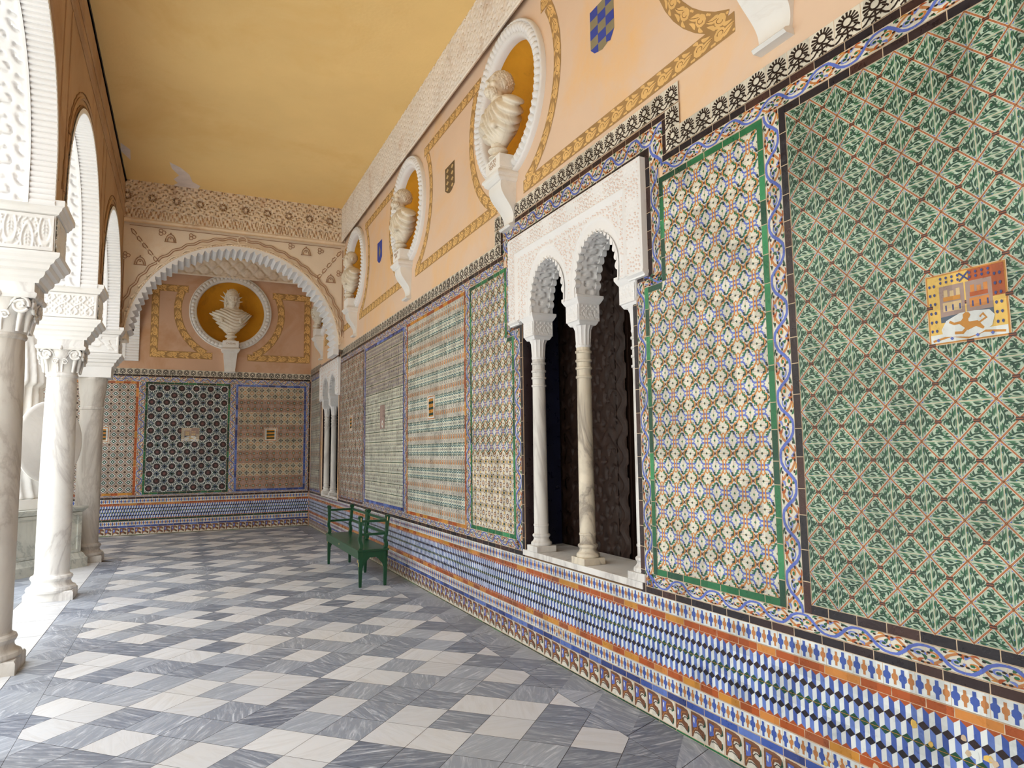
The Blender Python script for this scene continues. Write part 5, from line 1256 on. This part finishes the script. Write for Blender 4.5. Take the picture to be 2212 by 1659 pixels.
# ------------------------------------------------------------------ gallery columns
def pt_spiral(cx, cz, R, turns, n): return [(cx+R*(1-k/n)**.8*math.cos(2*pi*turns*k/n), cz+R*(1-k/n)**.8*math.sin(2*pi*turns*k/n)) for k in range(n+1)]
def column(x, y, m, label, tall_shaft=False, carve=0, grp='gallery columns with carved impost blocks'):
    e = empty('marble_column', (x, y, 0)); tagset(e, label, 'column', grp)
    mb = MB(); mb.rects([(.235, .2, 0), (.235, .2, .085), (.225, .19, .1)], m)
    mb.lathe([(.235, .09), (.245, .115), (.235, .14), (.205, .155), (.19, .18), (.188, .205), (.20, .22), (.208, .24), (.20, .26), (.175, .272), (.17, .285)], m, 40); mb.build('base', e, auto=38)
    mb = MB(); rt = .148
    if not tall_shaft: mb.lathe([(.168, .28), (.168, .9), (.165, 1.6), (.155, 2.3), (rt, 2.48), (rt, 2.5), (rt+.012, 2.51), (rt+.016, 2.525), (rt+.01, 2.54), (rt, 2.55)], m, 48)
    else: mb.lathe([(.165, .28), (.165, 1.4), (.160, 2.3), (.168, 2.31), (.168, 2.34), (.158, 2.35), (.16, 2.42), (.185, 2.62), (.195, 2.75), (.2, 2.76), (.2, 2.80), (.19, 2.82)], m, 48)
    mb.build('shaft', e, auto=35)
    if not tall_shaft:
        mb = MB(); mb.lathe([(.15, 2.545), (.152, 2.58), (.162, 2.68), (.18, 2.76), (.19, 2.82)], 'marble_white', 40)
        mb.rects([(.235, .205, 2.81), (.245, .215, 2.83), (.245, .215, 2.845), (.225, .2, 2.86), (.225, .2, 2.93)], 'marble_white')
        for a in range(4):                            # scrolls on each face: two large at the corners, two small near the middle
            n = Vector((math.cos(a*pi/2), math.sin(a*pi/2), 0)); t = Vector((-n.y, n.x, 0)); hn, ht = (.215, .172) if a % 2 == 0 else (.188, .20)
            P3 = lambda px, pz, dn=0: n*(hn+dn)+t*px+Vector((0, 0, pz))
            for s in (-1, 1):
                c = ht-.062; sp = [P3(s*(c+px), 2.752+pz) for px, pz in pt_spiral(0, 0, .064, -1.75, 40)]
                sp = [P3(s*q[0], q[1], q[2]) for q in ((c-.10, 2.66, -.05), (c-.085, 2.72, -.035), (c-.06, 2.775, -.015), (c-.03, 2.81, 0), (c+.01, 2.822, 0))]+[P3(s*(c+.064*(1-k/40)**.8*math.sin(2*pi*1.75*k/40+.15)), 2.752+.066*(1-k/40)**.8*math.cos(2*pi*1.75*k/40+.15)) for k in range(41)]
                mb.tube(sp, [.010]*5+[.0135-.005*k/40 for k in range(41)], 'marble_white', 10)
                V0 = len(mb.v); mb.ball((0, 0, 0), (.052, .052, .016), 'marble_white', 16)
                for i_ in range(V0, len(mb.v)): q = mb.v[i_]; mb.v[i_] = tuple(P3(s*c+q[0], 2.752+q[1], -.012+q[2]))
                mb.tube([P3(s*(ht-.045), 2.80, -.02), P3(s*(ht-.06), 2.69, -.035), P3(s*(ht-.075), 2.60, -.045), P3(s*(ht-.08), 2.555, -.05)], [.03, .022, .016, .014], 'marble_white', 10)
                c2 = .045; mb.tube([P3(s*.018, 2.56, -.035), P3(s*.02, 2.63, -.02), P3(s*.028, 2.68, -.005)]+[P3(s*(c2+.034*(1-k/26)**.8*math.sin(2*pi*1.5*k/26-.9)), 2.672+.034*(1-k/26)**.8*math.cos(2*pi*1.5*k/26-.9)) for k in range(27)], [.008]*3+[.009-.003*k/26 for k in range(27)], 'marble_white', 8)
            mb.ball(tuple(P3(0, 2.83, .02)), (.026, .026, .03), 'marble_white', 10)
        mb.build('capital', e, auto=50)
    pm = 'white_plaster'
    mb = MB(); z0 = 2.93 if not tall_shaft else 2.80
    mb.rects([(.25, .20, z0), (.255, .205, 2.96), (.28, .215, 2.98), (.29, .22, 3.0), (.29, .22, 3.02), (.315, .24, 3.035), (.325, .245, 3.06), (.325, .245, 3.07), (.35, .26, 3.085), (.36, .265, 3.11), (.385, .275, 3.13), (.39, .28, 3.15), (.39, .28, 3.165), (.345, .235, 3.17), (.345, .235, 3.465)], pm); imp = mb.build('impost', e)
    mb = MB(); mb.rects([(.345, .235, 3.465), (.365, .25, 3.475), (.37, .255, 3.49), (.385, .265, 3.505), (.39, .27, 3.525), (.405, .28, 3.535), (.405, .28, 3.58)], pm); mb.build('cap_slab', imp)
    def hh(U, V):
        if carve == 0:                                 # pine-cone arabesque
            x = U/.112; par = np.floor(x) % 2; fx = x-np.floor(x)-.5; fz = (V-3.18)/.27-.5+.16*(par*2-1)
            q = np.hypot(fx*1.9, fz*1.5+.35*np.abs(fx)); h = .012*sst(-np.abs(q-.66), -.16, -.06)+.012*sst(-q, -.44, -.2)*(.55+.45*np.cos(fz*60+np.abs(fx)*22))*(np.abs(fx) > .035)
            h = np.maximum(h, .010*sst(-np.abs(np.abs(fx)-.5+.12*np.cos(fz*9)), -.09, -.03)); h = np.maximum(h, .010*sst(np.sin(x*19+3*np.sin(V*60))*np.sin(V*75), .2, .6)*(q > .85))
        elif carve == 1:                               # interlaced pointed arches over small leaves
            l1 = np.abs(np.sin(U*pi/.15+1.5*np.sin((V-3.18)*2*pi/.3))); l2 = np.abs(np.sin(U*pi/.15-1.5*np.sin((V-3.18)*2*pi/.3)+pi/2)); h = .012*np.maximum(sst(-l1, -.3, -.14), sst(-l2, -.3, -.14)); h = np.maximum(h, .009*sst(np.cos(U*2*pi/.05)*np.cos((V-3.18)*2*pi/.062), .15, .5)); h = np.maximum(h, .009*sst(-np.abs(np.mod(V-3.18, .062)-.031), -.006, -.002)*(np.cos(U*2*pi/.075) > .2))
        else: h = .011*sst(np.sin(U*30+3*np.sin(V*24+U*12))*np.sin(V*38), -.1, .2)
        e_ = np.minimum((.335)-np.abs(U), np.minimum(V-3.185, 3.455-V)); return np.where(e_ < .02, .010, h)
    for k, (n, t, L, W) in enumerate((((0, -1, 0), (1, 0, 0), .235, .335), ((1, 0, 0), (0, 1, 0), .345, .225), ((0, 1, 0), (-1, 0, 0), .235, .335), ((-1, 0, 0), (0, -1, 0), .345, .225))):
        n, t = np.array(n), np.array(t)
        relief('carving', lambda U, V, H, n=n, t=t, L=L: np.outer(U, t)+np.outer(L+.001+H, n)+np.outer(V, (0, 0, 1)), -W, W, 3.18, 3.46, .006, hh, pm, imp)
    return e
names = {6.45: ('tall marble column nearest the viewer, cut by the left picture edge', 0), 9.38: ('sunlit white marble column, second from the viewer, with paired scroll capital', 1), 12.35: ('grey-brown marble column at the end of the row carrying the cross arch', 2), 3.74: ('marble column outside the picture whose impost corner shows at the top left', 0), .74: ('marble column beside the viewer, out of view', 0), -2.35: ('marble column behind the viewer', 1)}
for y, (lb, cv) in names.items(): column(CXC, y, 'marble_grey' if y > 12 or y < 7 else 'marble_white', lb, tall_shaft=y > 12, carve=cv)
mb = MB(); mb.ball((0, 0, 0), (.06, .06, .05), 'black_metal', 16); mb.box(-.012, .012, -.012, .012, -.08, 0, 'black_metal'); o = mb.build('spotlight'); o.location = (-.87, 12.96, 3.70); tagset(o, 'small black spotlight standing on top of the last column impost', 'spotlight')
# ------------------------------------------------------------------ green bench
e = empty('garden_bench', (2.09, 9.25, 0)); tagset(e, 'dark green painted wooden bench with ladder arms against the tiled wall', 'bench')
bx0, bx1, by0, by1 = -.17, .17, -1.0, 1.0; g = 'bench_green'
mb = MB(); mb.box(bx0-.02, bx1+.02, by0-.01, by1+.01, .415, .44, g); mb.build('seat', e, bevel=.004)
mb = MB(); mb.box(bx0-.012, bx0+.008, by0, by1, .33, .416, g); mb.build('front_apron', e, bevel=.002)
mb = MB(); mb.box(bx1-.012, bx1+.008, by0, by1, .34, .416, g); mb.build('back_apron', e, bevel=.002)
for y in (by0, by1-.024):
    y += .003; a_ = [(bx0+.004, .414), (bx0+.004, .20), (bx0+.035, .20), (bx0+.06, .27), (bx0+.10, .315), (bx0+.13, .345), (bx1-.13, .345), (bx1-.10, .315), (bx1-.06, .27), (bx1-.035, .20), (bx1-.004, .20), (bx1-.004, .414)]
    mb = MB(); mb.prism(a_, 1, y, y+.018, g); mb.build('end_apron', e)
for x, y in ((bx0, by0), (bx1-.04, by0), (bx0, by1-.05), (bx1-.04, by1-.05), (bx1-.04, .0)):
    mb = MB(); mb.rects([(x+.004, x+.034, y+.006, y+.04, 0), (x, x+.042, y, y+.05, .2), (x, x+.042, y, y+.05, .415)], g); mb.build('leg', e, bevel=.002)
def post(x, y, top, back):
    mb = MB(); pr_ = []
    for k in range(15):
        t = k/14; z = .44+(top-.44)*t; off = .012*math.sin(min(1, t*2.2)*2*pi)*(1-t*.6)+(.03*t if back else -.0); w = .022-.004*math.sin(t*pi); pr_.append((x+off-w, x+off+w, y, y+.045, z))
    mb.rects(pr_, g)
    o = []; xo = pr_[-1][0]; c = (xo+.02, top+.004)
    V = []
    mb.prism([(c[0]+.03*math.cos(a), c[1]+.024*math.sin(a)) for a in np.linspace(0, 2*pi, 15)[:-1]], 1, y-.002, y+.047, g)
    mb.build('post', e, bevel=.002)
for x, y, b in ((bx0+.02, by0+.002, 0), (bx1-.02, by0+.002, 1), (bx0+.02, by1-.047, 0), (bx1-.02, by1-.047, 1), (bx1-.02, -.05, 1), (bx1-.02, .02, 1)): post(x, y, .81, b)
for y in (by0+.015, by1-.035):
    for z in (.60, .755): mb = MB(); mb.box(bx0+.02, bx1-.0, y, y+.022, z, z+.03, g); mb.build('arm_rail', e, bevel=.003)
for a_, b_ in ((by0+.03, -.03), (.04, by1-.03)):
    for z in (.60, .755): mb = MB(); mb.box(bx1-.012+.012*(z > .7), bx1+.010+.012*(z > .7), a_, b_, z, z+.032, g); mb.build('back_rail', e, bevel=.003)
for x, y, z, w in ((bx0-.014, by0+.02, .29, .03), (bx0-.002, by0+.02, .24, .05), (bx0-.013, .1, .38, .02), (bx0-.002, by1-.04, .3, .04)):
    mb = MB(); mb.box(x-.003, x+.004, y, y+.012, z, z+w, 'chip_tan'); mb.build('paint_chip', e)
for x, y in ((bx0+.02, by0), (bx1+.0, by0)): mb = MB(); mb.box(x-.004, x+.005, y-.004, y+.003, .77, .815, 'chip_tan'); mb.build('paint_chip', e)
# ------------------------------------------------------------------ court: pedestal, statue, facades
PR = math.atan2(-.79, -.70)                          # direction of the visible face
e = empty('statue_pedestal', (-2.14, 11.62, 0), math.radians(48.5)); tagset(e, 'large grey marble pedestal with framed panels behind the second column', 'pedestal')
mb = MB(); mb.rects([(.78, .55, -.3), (.78, .55, .13), (.76, .53, .15), (.74, .51, .20), (.72, .49, .22)], 'pedestal_stone'); mb.build('plinth', e, auto=30)
mb = MB(); mb.rects([(.71, .48, .2), (.71, .48, .80)], 'pedestal_stone')
for s in (-1, 1):
    for a_, b_, c_, d_ in ((-.70, -.64, .22, .79), (.64, .70, .22, .79), (-.64, .64, .22, .26), (-.64, .64, .75, .79)): mb.box(a_, b_, s*.49-.012, s*.49+.012, c_, d_, 'pedestal_stone')
mb.build('die', e)
mb = MB(); mb.rects([(.71, .48, .79), (.74, .51, .81), (.75, .52, .83), (.77, .54, .845), (.77, .54, .87)], 'pedestal_stone'); mb.build('cap', e, auto=30)
e2 = empty('draped_statue', (-2.2, 11.62, .87), math.radians(48.5)); e2.scale = (1.25, 1.1, 1.24); tagset(e2, 'sunlit white draped statue with a large round shield standing in the court corner', 'statue')
mb = MB(); mb.box(-.42, .42, -.36, .36, 0, .12, 'statue_white'); mb.build('plinth', e2, bevel=.01)
def statue(X, Y, Z):
    a = np.arctan2(Y, X); R = np.interp(Z, [0, .1, .5, 1.0, 1.25, 1.3, 1.7, 1.95, 2.05], [.40, .37, .31, .29, .27, .33, .27, .22, .10]); r = np.hypot(X*.85, Y*1.1)
    f = (r-R-.022*np.sin(a*17+1.5*np.sin(Z*3))*(1-.5*sst(Z, 1.3, 1.9))*sst(2.0-Z, 0, .4))*.75
    f = np.maximum(f, -Z); f = np.maximum(f, Z-2.08)
    f = smin(f, ell(X, Y, Z, (0, 0, 1.86), (.27, .17, .13)), .06); f = smin(f, cap(X, Y, Z, (0, 0, 1.95), (0, -.01, 2.12), .07), .03)
    f = smin(f, cap(X, Y, Z, (.27, 0, 1.88), (.42, -.12, 1.55), .07, .055), .03); f = smin(f, cap(X, Y, Z, (.42, -.12, 1.55), (.40, -.30, 1.25), .055, .04), .02)
    f = smin(f, cap(X, Y, Z, (-.27, 0, 1.88), (-.46, -.06, 2.0), .07, .055), .03); f = smin(f, cap(X, Y, Z, (-.46, -.06, 2.0), (-.48, -.2, 2.35), .05, .04), .02)
    h = head(X, Y+.0, Z-2.28, curls=.6, hair=1, long=1); return smin(f, h, .015)
V, Q = snet(statue, (-.62, -.5, -.03), (.62, .5, 2.5), .02); npmesh('figure', V+np.array((0, 0, .12)), Q, 'statue_white', e2)
mb = MB(); mb.lathe([(.01, .055), (.08, .052), (.085, .035), (.25, .02), (.42, -.03), (.44, -.03), (.46, -.045), (.46, -.06), (.4, -.055), (.01, -.01)], 'statue_white', 48); o = mb.build('shield', e2, auto=40)
o.rotation_euler = (pi/2, 0, .15); o.location = (.18, -.50, .75)
mb = MB(); mb.lathe([(.1, 2.36), (.125, 2.4), (.12, 2.46), (.08, 2.53), (.02, 2.56)], 'statue_white', 24); mb.tube([(0, .12*math.cos(t), 2.47+.14*math.sin(t)) for t in np.linspace(.1, pi-.1, 14)], .025, 'statue_white', 6); mb.build('helmet', e2, auto=40)
# far galleries of the court
def facade(x0, x1, y0, y1, along, spans_, label=None, nm='wall_court'):
    mb = MB()
    for a_, b_ in spans_:
        c = (a_+b_)/2; R = (b_-a_)/2; P = [(c-R*math.cos(pi*k/24), 3.8+R*math.sin(pi*k/24)) for k in range(25)]
        for (p, z), (q, w) in zip(P, P[1:]):
            for d in ((x0, x1) if along == 'y' else (y0, y1)):
                f = [(p, z), (q, w), (q, 9), (p, 9)]; mb.face([(d, u, v) if along == 'y' else (u, d, v) for u, v in f], 'court_stone')
            f = [(p, z), (q, w)]
            if along == 'y': mb.face([(x0, p, z), (x1, p, z), (x1, q, w), (x0, q, w)], 'court_stone')
            else: mb.face([(p, y0, z), (p, y1, z), (q, y1, w), (q, y0, w)], 'court_stone')
    for (a_, b_), (c_, d_) in zip(spans_, spans_[1:]):
        if along == 'y': mb.box(x0, x1, b_, c_, 2.9, 9, 'court_stone'); mb.box(x0+.1, x1-.1, b_+.08, c_-.08, 0, 2.95, 'court_stone')
        else: mb.box(b_, c_, y0, y1, 2.9, 9, 'court_stone'); mb.box(b_+.08, c_-.08, y0+.1, y1-.1, 0, 2.95, 'court_stone')
    tagset(mb.build(nm, recalc=False), kind='structure')
facade(-17.4, -16.8, 0, 0, 'y', [(-18+2.9*k, -15.6+2.9*k) for k in range(10)])
facade(0, 0, 12.1, 12.7, 'x', [(-16.3+2.9*k, -13.9+2.9*k) for k in range(5)], nm='wall_gallery')
mb = MB(); mb.box(-20.6, -20.4, -18, 12, 0, 9, 'court_stone'); mb.box(-20.5, 3, 16.4, 16.6, 0, 9, 'court_stone'); mb.box(-20.5, -1.7, -18.2, -18, 0, 9, 'court_stone'); tagset(mb.build('wall_outer'), kind='structure')
